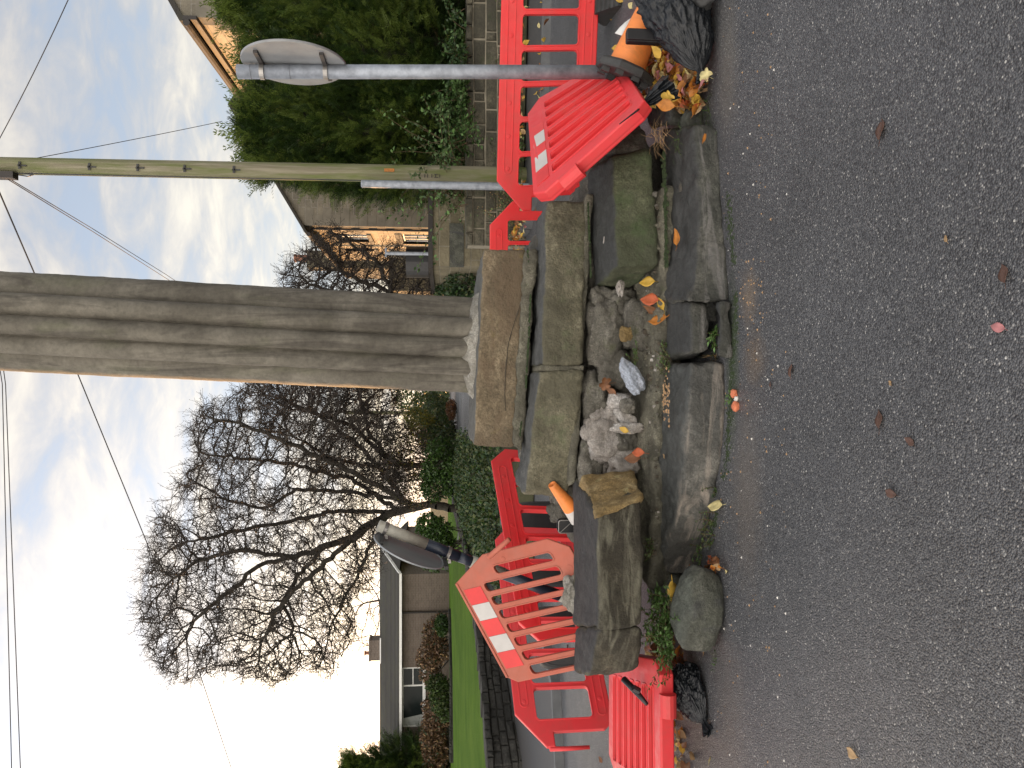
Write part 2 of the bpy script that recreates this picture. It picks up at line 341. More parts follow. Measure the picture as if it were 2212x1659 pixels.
for (x0, x1, y0, y1, colr, amt, soft) in ((1572, 1655, 800, 1330, (.165,.140,.118), .42, .75), (1530, 1620, 1330, 1720, (.15,.13,.112), .4, .8), (1545, 1600, -60, 330, (.20,.18,.15), .4, .8),
        (1596, 1640, 560, 720, (.30,.215,.135), .4, .95), (1600, 1660, 700, 850, (.23,.15,.08), .35, .9), (1565,1600,560,1000,(.03,.05,.015),.6,.7)):
    cc, rr = gpatch(x0, x1, y0, y1)
    c = m.mix(m.math('MULTIPLY', m.ellipse(cc, rr, soft, 14, .55), amt), c, colr)
m.col(c); m.bump(m.math('SUBTRACT', 1.0, v_.outputs['Distance']), .85, .008); m.bump(m.noise(14, 5, .7), .35, .012)
m.rough(m.ramp(m.noise(1.1, 5, .6), [(.3, .36), (.7, .54)]))
M['tarmac'] = m.m
m = Mat('footway_tarmac', .6); m.col(m.mix(m.ramp(m.noise(90, 4, .7), [(.4, 0.0), (.75, 1.0)]), (.040,.040,.043), (.10,.098,.094))); m.bump(m.noise(120, 4, .7), .5, .006); M['footway'] = m.m
m = Mat('lawn_grass', 1.0, .1); m.col(m.mix(m.ramp(m.noise(.8, 7, .7), [(.35, 0.0), (.7, 1.0)]), (.060,.125,.014), (.115,.195,.028))); m.bump(m.noise(14, 6, .8), 1.0, .06); M['lawn'] = m.m
m = Mat('verge_earth', .95); m.col(m.mix(m.ramp(m.noise(3, 7, .7), [(.35, 0.0), (.7, 1.0)]), (.045,.050,.020), (.085,.080,.038))); m.bump(m.noise(20, 6, .8), 1.0, .05); M['verge'] = m.m

M['wall_stone'] = stone('walling_stone', (.050,.048,.036), (.090,.084,.060), (.150,.135,.095), green=((.045,.065,.025), .56), scale=1.6)
M['wall_dark'] = stone('dark_walling_stone', (.022,.022,.020), (.042,.041,.036), (.080,.076,.066), green=((.045,.065,.02), .62), scale=1.7)
M['pale_joint'] = flat('pale_pointing', (.26, .235, .18), .9, .3, 8, .3)
M['dark_joint'] = flat('dark_joint', (.03, .028, .024), .95, .3, 8, .3)
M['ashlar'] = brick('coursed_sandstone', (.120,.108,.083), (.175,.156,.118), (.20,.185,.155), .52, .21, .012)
M['ashlar_lit'] = brick('sunlit_wall_sandstone', (.36,.29,.19), (.44,.36,.24), (.30,.26,.20), .60, .24, .012)  # paler, warmer copy of ashlar: sunlight put into the wall colour
M['brick_tan'] = brick('tan_brick', (.115,.086,.068), (.150,.116,.092), (.17,.15,.13), .225, .075, .010, var=.3)
M['quoin'] = flat('quoin_stone', (.155, .14, .11), .85, .2, 3, .3)
M['outbuilding'] = brick('outbuilding_stone', (.115,.100,.060), (.20,.175,.115), (.20,.18,.13), .50, .19, .014, bump=.9)
m = Mat('roof_tile', .8)
q = m.n('ShaderNodeSeparateXYZ'); m.l(m.obj, q.inputs[0]); wv_ = m.n('ShaderNodeTexWave', wave_profile='SAW'); wv_.bands_direction = 'Z'; wv_.inputs['Scale'].default_value = 2.1; m.l(m.obj, wv_.inputs[0])
m.col(m.mix(m.ramp(wv_.outputs[1], [(.0, 0.0), (.2, 1.0)]), (.025,.024,.022), m.mix(m.ramp(m.noise(2, 6), [(.4, 0.0), (.7, 1.0)]), (.040,.037,.032), (.055,.054,.034)))); m.bump(wv_.outputs[1], .8, .05); M['roof'] = m.m
M['dark_wood'] = flat('dark_fascia', (.020, .016, .014), .6, .2)
M['white_paint'] = flat('white_paint', (.72, .72, .70), .4, .06, 5, .05)
M['glass'] = flat('window_glass', (.016, .022, .022), .14, .2, 1.2, 0, spec=.10)
M['curtain'] = flat('curtain', (.42, .44, .42), .8, .2, 4, .1)
M['terracotta'] = flat('chimney_pot', (.30, .13, .08), .8, .2)
m = Mat('pole_wood', .85); a = m.noise(1, 6, .6, .5, vec=m.mp(scale=(22, 22, .8)))
c = m.ramp(a, [(.3, (.13,.115,.075)), (.55, (.22,.20,.14)), (.75, (.30,.28,.21))]); c = m.mix(m.ramp(m.noise(1.6, 6, .65, vec=m.mp(scale=(4, 4, .5))), [(.40, 0.0), (.60, .85)]), c, (.10, .125, .030)); m.col(c); m.bump(a, .7, .02); M['pole'] = m.m
M['bark'] = flat('bark', (.034, .029, .022), .9, .45, 5, .8)
M['bark_lit'] = flat('bark_green', (.060, .058, .034), .9, .45, 5, .8)
M['twig'] = flat('twig_bark', (.030, .024, .020), .9, .3, 3, 0)
M['stem'] = flat('stem', (.10, .065, .035), .8, .3, 9, 0)
M['con1'] = leafm('conifer_spray', (.048, .088, .014), .55, .25)
M['con2'] = leafm('conifer_spray_dark', (.022, .046, .009), .5, .15)
M['con3'] = leafm('conifer_spray_light', (.12, .17, .032), .4, .3)
M['con_core'] = flat('conifer_shade_core', (.018, .018, .010), .95, .5, 6, .6)
M['laurel'] = leafm('laurel_leaf', (.050, .100, .018), .55, .25, .38)
M['laurel2'] = leafm('laurel_leaf_deep', (.028, .065, .014), .5, .2, .38)
M['ivy'] = leafm('ivy_leaf', (.030, .060, .024), .5, .15)
M['grassy'] = leafm('rough_grass', (.085, .105, .035), .5, .25)
M['yellow'] = leafm('yellow_shrub', (.24, .22, .03), .4, .3)
M['brownflower'] = leafm('brown_hydrangea', (.13, .075, .040), .5, .2)
M['rose'] = leafm('rose_leaf', (.10, .17, .060), .45, .3)
M['weed'] = leafm('weed_leaf', (.13, .24, .070), .45, .3)
M['lf_orange'] = leafm('leaf_orange', (.52, .20, .035), .35, .2, .45, 30)
M['lf_yellow'] = leafm('leaf_yellow', (.66, .42, .07), .3, .2, .45, 30)
M['lf_brown'] = leafm('leaf_brown', (.20, .085, .035), .4, .1, .5, 30)
M['lf_tan'] = leafm('leaf_tan', (.50, .33, .17), .3, .2, .5, 30)
M['lf_cream'] = leafm('leaf_cream', (.72, .62, .30), .15, .2, .5, 30)
M['lf_pink'] = leafm('leaf_pink', (.48, .20, .20), .2, .1, .5, 30)
M['lf_red'] = leafm('leaf_red', (.55, .13, .05), .3, .2, .45, 30)
M['lf_wet'] = leafm('leaf_wet', (.115, .062, .045), .35, .05, .4, 30)
M['sand'] = flat('orange_grit', (.34, .215, .115), .9, .4, 40, .3)
M['brickbit'] = flat('brick_fragment', (.58, .18, .09), .9, .3, 20, .5)
M['quartz'] = flat('white_pebble', (.62, .60, .56), .6, .2, 20, .3)
LEAVES = [M[k] for k in ('lf_orange', 'lf_yellow', 'lf_brown', 'lf_tan', 'lf_cream', 'lf_pink', 'lf_red')]

# ---------------------------------------------------------------- ground
def gz(Y, X=0):
    if Y < 10.5: return 0.0
    if Y < 23: return .085*(Y-10.5)
    return 1.0625 + .006*(Y-23)
def sheet(name, poly_rows, mat, lift=0.0, kind='structure'):
    """rows of points (each row same count) -> sheet"""
    mb = MB(); n = len(poly_rows[0]); vv = [Vector(p)+Vector((0,0,lift)) for r_ in poly_rows for p in r_]
    mb.add(vv, [(i*n+j, i*n+j+1, (i+1)*n+j+1, (i+1)*n+j) for i in range(len(poly_rows)-1) for j in range(n-1)])
    o = mb.build(name, mat, smooth=True)
    if kind: o['kind'] = kind
    return o
ys = [-12, -2, 2, 4, 6, 8, 9, 10, 10.5, 11, 12, 13, 15, 18, 21, 23, 25, 40, 80, 200, 900]
xs = [-900, -200, -60, -30, -15, -8, -4, -1, 2, 5, 8, 15, 30, 60, 200, 900]
sheet('road', [[(x, y, gz(y)) for x in xs] for y in ys], M['tarmac'])
# raised footways beyond the kerbs, left and right
KL = [(-30, 9.0), (-12, 9.4), (-6.0, 10.0), (-4.2, 10.6), (-3.3, 12.0), (-2.9, 15), (-2.6, 21), (-2.3, 30), (-1.5, 60)]
KR = [(30, 10.6), (12, 11.0), (6, 11.1), (3.4, 11.4), (2.6, 12.6), (2.4, 16), (2.5, 24), (2.9, 40), (3.6, 60)]
def footway(line, side):
    kerb = MB(); rows = []
    for i, (x, y) in enumerate(line):
        z = gz(y) + .11
        rows.append([(x, y, z), (x + side*60, y + 45, gz(y+45)+.11)] if i else [(x, y, z), (x + side*60, y+45, gz(y+45)+.11)])
    for (x0, y0), (x1, y1) in zip(line[:-1], line[1:]):
        a_ = Vector((x0, y0, gz(y0)+.055)); b_ = Vector((x1, y1, gz(y1)+.055)); kerb.bar(a_, b_, .14, .125)
    k = kerb.build('kerb', M['kerb']); k['kind'] = 'structure'
    sheet('footway', rows, M['footway'])
def offset_rows(line, side, ds, mat, name, lift):
    rows = []
    for i, (x, y) in enumerate(line):
        p0 = Vector(line[max(i-1, 0)]); p1 = Vector(line[min(i+1, len(line)-1)]); d = (p1-p0).normalized(); n_ = Vector((-d.y, d.x))*side
        rows.append([(x + n_.x*q_, y + n_.y*q_, gz(y + n_.y*q_) + lift + q_*.02) for q_ in ds])
    return sheet(name, rows, mat)
for line, side in ((KL, -1), (KR, 1)):
    kerb = MB()
    for (x0, y0), (x1, y1) in zip(line[:-1], line[1:]):
        kerb.bar((x0, y0, gz(y0)+.05), (x1, y1, gz(y1)+.05), .13, .13)
    k = kerb.build('kerb', M['kerb']); k['kind'] = 'structure'
footL = [(-30, 9.06), (-12, 9.46), (-6.0, 10.06), (-4.25, 10.68), (-3.38, 12.05), (-2.98, 15), (-2.68, 21), (-2.38, 30), (-1.6, 60)]
rowsL = [[(x, y, gz(y)+.10) , (x*1.12-.9, y+1.9, gz(y+1.9)+.11), (x*1.3-1.5, y+3.0, gz(y+3)+.12)] for x, y in footL]
sheet('footway', rowsL, M['footway'])
rowsR = [[(x, y+.07, gz(y)+.10), (x+.25, y+1.5, gz(y+1.5)+.10), (x+.5, y+2.6, gz(y+2.6)+.12)] for x, y in KR]
sheet('footway', rowsR, M['footway'])
rowsV = [[(x+.2, y+1.15, gz(y+1.2)+.125), (x+.3, y+1.75, gz(y+1.7)+.19), (x+.5, y+2.5, gz(y+2.5)+.2)] for x, y in KR]
sheet('grass_verge', rowsV, M['verge'])
# left lawn above its retaining wall
WT = [(-13, 12.0, .86), (-6.35, 12.8, .90), (-4.76, 15.5, .99), (-4.2, 18, 1.09), (-4.05, 20.5, 1.13), (-3.9, 27, 1.36)]
far = [(-26, 36.5, 1.39), (-18, 36.5, 1.39), (-12.5, 36.5, 1.39), (-9, 36.5, 1.39), (-7, 36.5, 1.4), (-4, 36.5, 1.42)]
lawn_rows = []
for t in [0, .1, .25, .45, .7, 1.0, 1.6]:
    lawn_rows.append([(a_[0]+(b_[0]-a_[0])*t - .1, a_[1]+(b_[1]-a_[1])*t+.12, a_[2]-.04+(b_[2]-a_[2]+.04)*min(1, t)**.8) for a_, b_ in zip(WT, far)])
sheet('lawn', lawn_rows, M['lawn'])
sheet('garden_ground', [[(3.0, 13.2, .75), (16, 13.2, .75)], [(3.0, 24, 1.1), (16, 24, 1.1)], [(3.0, 45, 1.2), (30, 45, 1.2)]], M['verge'])
bm_ = []
for j in range(41):
    row = []
    for i in range(31):
        u, v = i/30*2-1, j/40*2-1; x_ = -2.55-.75*v*.4 + u*1.25; y_ = 16.6+v*4.3; hgt = max(0, 1-u*u)**.8*max(0, 1-v*v)**.5
        row.append((x_, y_, gz(y_)+.08+(.42+.10*noise.noise(Vector((x_*1.5, y_*1.5, 0))))*hgt - .06*(hgt == 0)))
    bm_.append(row)
sheet('grass_bank', bm_, M['verge'])
# distant land closing the view
hill = []
for y_, h_ in ((60, 1.2), (90, 2.4), (160, 4.5), (300, 6)):
    hill.append([(x_, y_, h_) for x_ in (-300, -60, -20, 0, 20, 60, 300)])
sheet('hill', hill, M['verge'])

# ---------------------------------------------------------------- rounded, weathered stone from eight corners
def noisy(mb_v, mb_f, amp, freq, seed):
    V = np.array(mb_v); nrm_ = np.zeros_like(V)
    Fa = np.array(mb_f); a_, b_, c_, d_ = V[Fa[:,0]], V[Fa[:,1]], V[Fa[:,2]], V[Fa[:,3]]
    fn = np.cross(c_-a_, d_-b_)
    for k in range(4): np.add.at(nrm_, Fa[:,k], fn)
    nrm_ /= np.linalg.norm(nrm_, axis=1)[:, None] + 1e-9
    off = Vector((seed*3.7, seed*1.3, seed*.7)); D = np.empty(len(V))
    for i, p in enumerate(V):
        q_ = Vector(p)*freq + off
        D[i] = noise.fractal(q_, .85, 2.1, 5) + .45*abs(noise.noise(q_*2.7+off)) + .30*noise.fractal(q_*5.5+off, .7, 2.2, 3) - .5*max(0, noise.noise(q_*1.9-off)-.28)*2
    return V + nrm_*(D*amp)[:, None]
def hexstone(name, c8, mat, r=.03, amp=.012, freq=4.0, cell=.025, seed=1, parent=None, skew=None, secs=None):
    """c8: front BL,BR,TR,TL then back BL,BR,TR,TL"""
    c8 = [np.array(p, dtype=float) for p in c8]
    FBL, FBR, FTR, FTL, BBL, BBR, BTR, BTL = c8
    dx = (np.linalg.norm(FBR-FBL)+np.linalg.norm(FTR-FTL))/2; dz = (np.linalg.norm(FTL-FBL)+np.linalg.norm(FTR-FBR))/2; dy = (np.linalg.norm(BBL-FBL)+np.linalg.norm(BTR-FTR))/2
    n = [max(3, min(90, int(d/cell))) for d in (dx, dy, dz)]; half = np.array([dx, dy, dz])/2; r = min(r, half.min()*.95)
    idx = {}; vv = []; ff = []
    def vid(i, j, k):
        key = (i, j, k)
        if key not in idx: idx[key] = len(vv); vv.append((2*i/n[0]-1, 2*j/n[1]-1, 2*k/n[2]-1))
        return idx[key]
    for i in range(n[0]):
        for j in range(n[1]):
            ff.append((vid(i,j,0), vid(i,j+1,0), vid(i+1,j+1,0), vid(i+1,j,0))); k = n[2]; ff.append((vid(i,j,k), vid(i+1,j,k), vid(i+1,j+1,k), vid(i,j+1,k)))
        for k in range(n[2]):
            ff.append((vid(i,0,k), vid(i+1,0,k), vid(i+1,0,k+1), vid(i,0,k+1))); j = n[1]; ff.append((vid(i,j,k), vid(i,j,k+1), vid(i+1,j,k+1), vid(i+1,j,k)))
    for j in range(n[1]):
        for k in range(n[2]):
            ff.append((vid(0,j,k), vid(0,j,k+1), vid(0,j+1,k+1), vid(0,j+1,k))); i = n[0]; ff.append((vid(i,j,k), vid(i,j+1,k), vid(i,j+1,k+1), vid(i,j,k+1)))
    if secs is not None: secs = [[np.array(p, dtype=float) for p in s_] for s_ in secs]
    V = np.array(vv)*half; inner = np.clip(V, -(half-r), half-r); d = V-inner; ln = np.linalg.norm(d, axis=1)[:, None]
    V = np.where(ln > 1e-9, inner + d/np.maximum(ln, 1e-9)*r, V)/half
    u, v, w_ = ((V+1)/2).T
    def L3(a_, b_, t): return a_*(1-t)[:, None] + b_*t[:, None]
    Pf = L3(L3(np.tile(FBL,(len(u),1)), FBR, u), L3(np.tile(FTL,(len(u),1)), FTR, u), w_)
    Pb = L3(L3(np.tile(BBL,(len(u),1)), BBR, u), L3(np.tile(BTL,(len(u),1)), BTR, u), w_)
    W = L3(Pf, Pb, v)
    if secs is not None:      # cross-sections (front bottom, front top, back top, back bottom) from left to right
        S_ = np.array(secs); m_ = len(S_)-1; t = np.clip(u, 0, 1)*m_; i0 = np.minimum(t.astype(int), m_-1); f_ = (t-i0)[:, None, None]; C_ = S_[i0]*(1-f_) + S_[i0+1]*f_
        W = L3(L3(C_[:,0], C_[:,1], w_), L3(C_[:,3], C_[:,2], w_), v)
    W = noisy(W, ff, amp, freq, seed)
    return np_mesh(name, W, ff, mat, parent=parent, smooth=True)
def rock(name, c, rad, mat, amp=.25, seed=1, rot=0, tilt=0, parent=None, res=26, flat_=1.0, power=2.6):
    """angular boulder: superellipsoid with faceting noise"""
    vv = []; ff = []; nu, nv = res*2, res
    for j in range(nv+1):
        for i in range(nu):
            th = math.pi*j/nv; ph = 2*math.pi*i/nu
            d = Vector((math.sin(th)*math.cos(ph), math.sin(th)*math.sin(ph), math.cos(th)))
            s = (abs(d.x)**power + abs(d.y)**power + abs(d.z)**power)**(-1/power)
            vv.append(d*s)
    for j in range(nv):
        for i in range(nu): ff.append((j*nu+i, (j+1)*nu+i, (j+1)*nu+(i+1)%nu, j*nu+(i+1)%nu))
    o = Vector((seed*5.1, seed*2.3, seed)); rs = np.array(rad)
    rz = Matrix.Rotation(rot, 3, 'Z') @ Matrix.Rotation(tilt, 3, 'Y'); V = []
    for p in vv:
        k = 1 + amp*noise.fractal(p*1.3+o, .8, 2.0, 3) + amp*.45*(noise.cell(p*1.9+o)-.0)*.35 + amp*.18*noise.fractal(p*7+o, .9, 2, 3)
        V.append(Vector(c) + rz @ Vector((p.x*rad[0]*k, p.y*rad[1]*k, p.z*rad[2]*k)))
    return np_mesh(name, [tuple(p) for p in V], ff, mat, parent=parent, smooth=True)
def facepts(TL, TR, BR, BL, Yl, Yr, back, drop=0.0, shrink=0.0, Yb=None):
    """corner photo positions (x,y) of a front face; left Y, right Y; block runs back by 'back' metres"""
    ftl, ftr, fbr, fbl = P(*TL, Yl), P(*TR, Yr), P(*BR, Yr), P(*BL, Yl)
    bk = Vector((0, back, 0)); dz = Vector((0, 0, drop)); sx = Vector((shrink, 0, 0))
    return [fbl, fbr, ftr, ftl, fbl+bk+sx, fbr+bk-sx, ftr+bk+dz-sx, ftl+bk+dz+sx]
S = {}
S['plinth'] = tag(hexstone('plinth_block', facepts((1022,962), (1045,537), (1136,538), (1111,966), 5.55, 5.55, 1.36), M['plinth'], r=.020, amp=.011, freq=5, seed=2),
    'big rectangular brown sandstone plinth carrying the fluted column', 'stone block')
tag(hexstone('mortar_bed', facepts((1108,958), (1133,542), (1160,536), (1128,976), 5.51, 5.52, 1.3), M['mortar_dull'], r=.02, amp=.02, freq=7, cell=.018, seed=3),
    'weathered mossy mortar bed squeezed out under the column plinth', 'mortar')
tag(hexstone('step_block', facepts((1168,790), (1180,432), (1268,434), (1260,786), 5.10, 5.32, .62), M['block_olive'], r=.030, amp=.020, freq=3.6, seed=4),
    'long olive step stone under the plinth on its right, ending beneath the fallen barrier', 'stone block')
tag(hexstone('step_block', facepts((1131,1070), (1163,800), (1262,800), (1228,1073), 5.36, 5.10, .60), M['block_olive'], r=.032, amp=.022, freq=3.6, seed=5),
    'buff step stone just under the plinth on its left, beside the orange cone tip', 'stone block')
tag(hexstone('mortar_joint', facepts((1165,801), (1167,789), (1262,789), (1262,801), 5.12, 5.12, .5), M['mortar_dull'], r=.01, amp=.006, seed=6, cell=.012),
    'upright mortar joint between the two step stones under the plinth', 'mortar')
tag(hexstone('mortar_bed', facepts((1228,1052), (1268,420), (1281,420), (1244,1040), 5.22, 5.25, .6), M['mortar_dull'], r=.008, amp=.012, freq=6, cell=.02, seed=7),
    'thin ragged mortar bed running under the two upper step stones', 'mortar')
cr = MB(); pc_ = [(1134,628),(1122,665),(1110,700),(1098,742),(1092,800),(1090,850),(1093,895)]; q_ = []
for (xa, ya), (xb, yb) in zip(pc_[:-1], pc_[1:]):
    for k in range(6): t = k/6; q_.append(P(xa+(xb-xa)*t+1.6*noise.noise(Vector((ya+k, 3, 1))), ya+(yb-ya)*t, 5.546))
cr.tube(q_, [.0045*(.5+abs(noise.noise(Vector((i*.7, 1, 5))))*1.6) for i in range(len(q_))], 5); cr.build('crack', M['soil'], S['plinth'])
# core of the stepped base, hidden masonry
core = hexstone('core_masonry', [(-1.45,5.35,.0), (1.75,5.35,.0), (1.6,5.4,.60), (-1.30,5.4,.62), (-1.3,7.3,0), (1.6,7.3,0), (1.4,7.3,.6), (-1.1,7.3,.6)], M['rubble_grey'], r=.1, amp=.06, freq=4, cell=.04, seed=8)
tag(core, 'rough grey rubble core exposed in the hole of the stepped base', 'masonry')
core2 = hexstone('core_masonry', [(-.75,5.6,.6), (1.2,5.6,.6), (1.15,5.6,.93), (-.75,5.6,.90), (-.7,7.0,.6), (1.2,7.0,.6), (1.1,7.0,.95), (-.7,7.0,.92)], M['rubble_grey'], r=.08, amp=.03, seed=9, cell=.05)
tag(core2, 'grey rubble core hidden behind the upper step stones under the plinth', 'masonry')
# third course
tag(hexstone('step_block', [P(1428,574,4.72), P(1406,322,4.82), P(1322,338,4.86), P(1334,578,4.76), P(1350,640,5.33), P(1355,312,5.4), P(1268,372,5.4), P(1284,622,5.33)], M['block_green'], r=.028, amp=.020, freq=3.4, seed=10),
    'mossy green squared step stone with a dark top, right of the rubble hole', 'stone block')
tag(hexstone('step_block', [P(1403,330,4.9), P(1398,285,5.0), P(1335,285,5.05), P(1330,330,4.92), P(1360,330,5.4), P(1360,250,5.5), P(1285,270,5.5), P(1275,340,5.4)], M['rubble_grey'], r=.05, amp=.035, freq=4, seed=11),
    'broken brown stone end tucked under the fallen barrier, right of the mossy step stone', 'stone block')
tag(hexstone('step_block', [P(1389,1354,4.40), P(1388,1072,4.42), P(1288,1116,4.42), P(1294,1358,4.40), P(1330,1345,5.25), P(1322,1030,5.2), P(1240,1034,5.28), P(1240,1350,5.28)], M['block_dark'], r=.026, amp=.018, freq=3.4, seed=12),
    'dark brown displaced step stone with a pale broken end, left of the rubble hole', 'stone block')
tag(hexstone('break_face', [P(1387,1074,4.40), P(1368,1014,4.98), P(1256,1026,4.98), P(1289,1117,4.39), P(1386,1080,4.50), P(1366,1040,5.1), P(1256,1050,5.1), P(1290,1125,4.50)], M['break'], r=.02, amp=.022, freq=5, cell=.018, seed=13),
    'fresh ochre break face on the end of the dark displaced step stone', 'stone break')
tag(hexstone('step_block', [P(1379,1443,4.56), P(1389,1354,4.40), P(1294,1356,4.40), P(1270,1464,4.60), P(1330,1445,5.3), P(1335,1354,5.25), P(1240,1354,5.28), P(1240,1454,5.32)], M['block_dark'], r=.05, amp=.022, freq=3.4, seed=14),
    'rounded end stone with a worn corner, leftmost of the step stones', 'stone block')
tag(rock('mortar_lump', P(1234,1285,5.30), (.11,.07,.055), M['mortar'], .35, 15, res=20), 'pale mortar lump stuck on the back edge of the left displaced stone', 'mortar')
tag(hexstone('mortar_lump', [P(1246,1345,5.25), P(1248,1040,5.24), P(1242,1036,5.24), P(1240,1345,5.26), P(1246,1345,5.36), P(1248,1040,5.34), P(1240,1036,5.36), P(1238,1345,5.36)], M['mortar_dull'], r=.01, amp=.01, cell=.015, seed=16),
    'narrow strip of old bedding mortar along the back of the left displaced stone', 'mortar')
# rubble in the hole
def rk(x, y, Y, rad, mat, seed, label, amp=.3, rot=0, tilt=0, power=2.8, res=24):
    return tag(rock('rubble_stone', P(x, y, Y), rad, mat, amp, seed, rot, tilt, power=power, res=res), label, 'stone', 'rubble stones in the broken step')
rk(1382, 705, 5.10, (.165,.12,.115), M['rubble_grey'], 21, 'squarish brown stone with an ochre chipped edge in the middle of the rubble hole', .16, .1, .05, 4.5)
rk(1353, 722, 4.99, (.05,.02,.045), M['break'], 22, 'ochre chip facing forward on the squarish brown rubble stone', .3)
rk(1310, 720, 5.22, (.22,.12,.13), M['rubble_grey'], 23, 'broad grey rubble stone directly under the mortar bed, right of the leaf cluster', .3)
rk(1340, 655, 5.22, (.10,.10,.12), M['rubble_grey'], 24, 'grey green rubble stone behind the orange leaves beside the mossy step stone', .35)
rk(1297, 650, 5.25, (.09,.08,.07), M['rubble_grey'], 25, 'small grey rubble stone wedged against the mossy step stone at the top', .4)
rk(1296, 895, 5.22, (.10,.09,.085), M['rubble_white'], 26, 'whitish rubble stone high in the hole left of the brown lobed leaf', .35, .3, .2, 3.2)
rk(1310, 945, 5.16, (.150,.10,.135), M['rubble_white'], 37, 'largest whitish rubble stone with a buff face in the left of the hole', .28, .5, -.1, 3.6)
rk(1292, 985, 5.22, (.10,.09,.075), M['rubble_white'], 38, 'whitish stone under the end of the left buff step stone', .4, .2, .3, 3)
rk(1345, 998, 5.08, (.125,.09,.10), M['rubble_white'], 27, 'whitish mortar covered stone touching the ochre break face', .4, .9, .2, 3)
rk(1352, 955, 5.10, (.085,.07,.075), M['rubble_grey'], 39, 'greyish stone below the largest whitish rubble stone', .4, .4, -.3, 3)
rk(1330, 895, 5.14, (.07,.06,.075), M['rubble_white'], 40, 'small whitish stone between the slivers and the brown leaves', .4, .1, .4, 3)
rk(1275, 1000, 5.22, (.17,.10,.09), M['rubble_grey'], 28, 'grey laminated rubble stone tight under the left buff step stone', .35)
rk(1285, 860, 5.24, (.16,.10,.09), M['rubble_grey'], 29, 'grey rubble stone behind the brown maple leaf', .35)
rk(1330, 800, 5.2, (.13,.10,.12), M['rubble_grey'], 30, 'green grey rubble stone behind the bluish plaster lump', .3)
rk(1338, 868, 5.02, (.055,.05,.075), M['rubble_white'], 31, 'upright whitish sliver left of the bluish plaster lump', .3, .2, .3)
rk(1352, 905, 4.98, (.10,.04,.045), M['rubble_white'], 32, 'long whitish sliver lying slanted below the large whitish stone', .3, .2, -.6)
rk(1357, 925, 4.93, (.035,.03,.10), M['rubble_white'], 33, 'thin pale flake standing in front of the large whitish stone', .3)
rk(1355, 878, 4.93, (.045,.04,.05), M['rubble_grey'], 34, 'small lichen grey stone below the bluish plaster lump', .3)
tag(rock('plaster_lump', P(1364, 815, 4.90), (.115,.05,.055), M['plaster_blue'], .3, 35, .1, -.5, res=26), 'bluish white pointed lump of plaster in the rubble hole', 'plaster lump')
rk(1340, 622, 4.98, (.045,.03,.022), M['rubble_white'], 36, 'white bone like fragment lying under the corner of the mossy step stone', .5)
tag(hexstone('mortar_mass', [P(1372,1012,5.16), P(1372,850,5.18), P(1272,850,5.30), P(1268,1012,5.30), P(1372,1012,5.5), P(1372,850,5.5), P(1272,850,5.5), P(1268,1012,5.5)], M['rubble_white'], r=.05, amp=.045, freq=5, cell=.02, seed=45), 'crumbled pale mortar packed behind the whitish rubble stones', 'mortar')
# sandy fill below the rubble and on the ring
fill = hexstone('mortar_fill', [(-1.30,4.95,.10), (1.25,4.72,.05), (1.25,4.72,.235), (-1.30,4.75,.29), (-1.2,5.6,.1), (1.2,5.6,.1), (1.2,5.55,.34), (-1.2,5.55,.40)], M['mortar_dull'], r=.05, amp=.03, freq=6, cell=.025, seed=41)
tag(fill, 'gritty crumbling mortar bed between the bottom slabs and the rubble', 'mortar')
# bottom ring
def slab(pts, mat, label, seed, **k):
    return tag(hexstone('base_slab', pts, mat, seed=seed, **k), label, 'stone slab', 'slabs of the bottom step')
def loft(rows, mat, label, seed, **k):
    secs = []
    for y, fb, ft, bk, yb in rows:
        g_ = G(fb, y, -.01); secs.append((g_, P(ft, y, g_.y+.05), P(bk, y, yb), Vector((P(bk, y, yb).x, yb, 0))))
    c8 = [secs[0][0], secs[-1][0], secs[-1][1], secs[0][1], secs[0][3], secs[-1][3], secs[-1][2], secs[0][2]]
    return tag(hexstone('base_slab', c8, mat, seed=seed, secs=secs, **k), label, 'stone slab', 'slabs of the bottom step')
loft([(652,1584,1478,1440,4.78), (618,1579,1492,1438,4.8), (560,1573,1505,1437,4.82), (494,1567,1511,1437,4.84), (420,1562,1508,1435,4.86), (340,1556,1503,1430,4.9), (275,1553,1500,1424,4.95)], M['slab'],
     'long dark wet slab of the bottom step on the right, in front of the mossy stone', 51, r=.03, amp=.026, freq=3.6, cell=.02)
slab([G(1500,262), G(1475,190), P(1440,190,4.8), P(1452,262,4.62), G(1440,262), G(1430,180), P(1395,190,5.3), P(1400,280,5.25)], M['slab'],
     'dark slab end of the bottom step running back beside the leaf pile', 52, r=.05, amp=.03)
slab([P(1533,757,4.28), P(1531,655,4.28), P(1486,652,4.30), P(1488,764,4.30), P(1500,775,4.8), P(1500,645,4.8), P(1434,645,4.82), P(1436,775,4.82)], M['slab'],
     'short brown stone of the bottom step in the gap between the two long slabs', 53, r=.03, amp=.018)
slab([G(1584,772), G(1582,655), P(1556,655,4.16), P(1548,772,4.17), G(1570,772), G(1570,655), P(1548,655,4.24), P(1542,770,4.24)], M['slab'],
     'thin grey stone sliver lying at the foot of the gap between the long slabs', 54, r=.015, amp=.03, freq=7)
loft([(1236,1500,1436,1400,5.1), (1190,1516,1440,1398,5.08), (1120,1536,1458,1396,5.04), (1060,1550,1468,1399,5.0), (1000,1560,1477,1405,4.95), (930,1567,1482,1414,4.9), (860,1571,1487,1426,4.86), (784,1569,1488,1434,4.84)], M['slab2'],
     'long veined slab of the bottom step curving away to the left', 55, r=.03, amp=.022, freq=3.4, cell=.02)
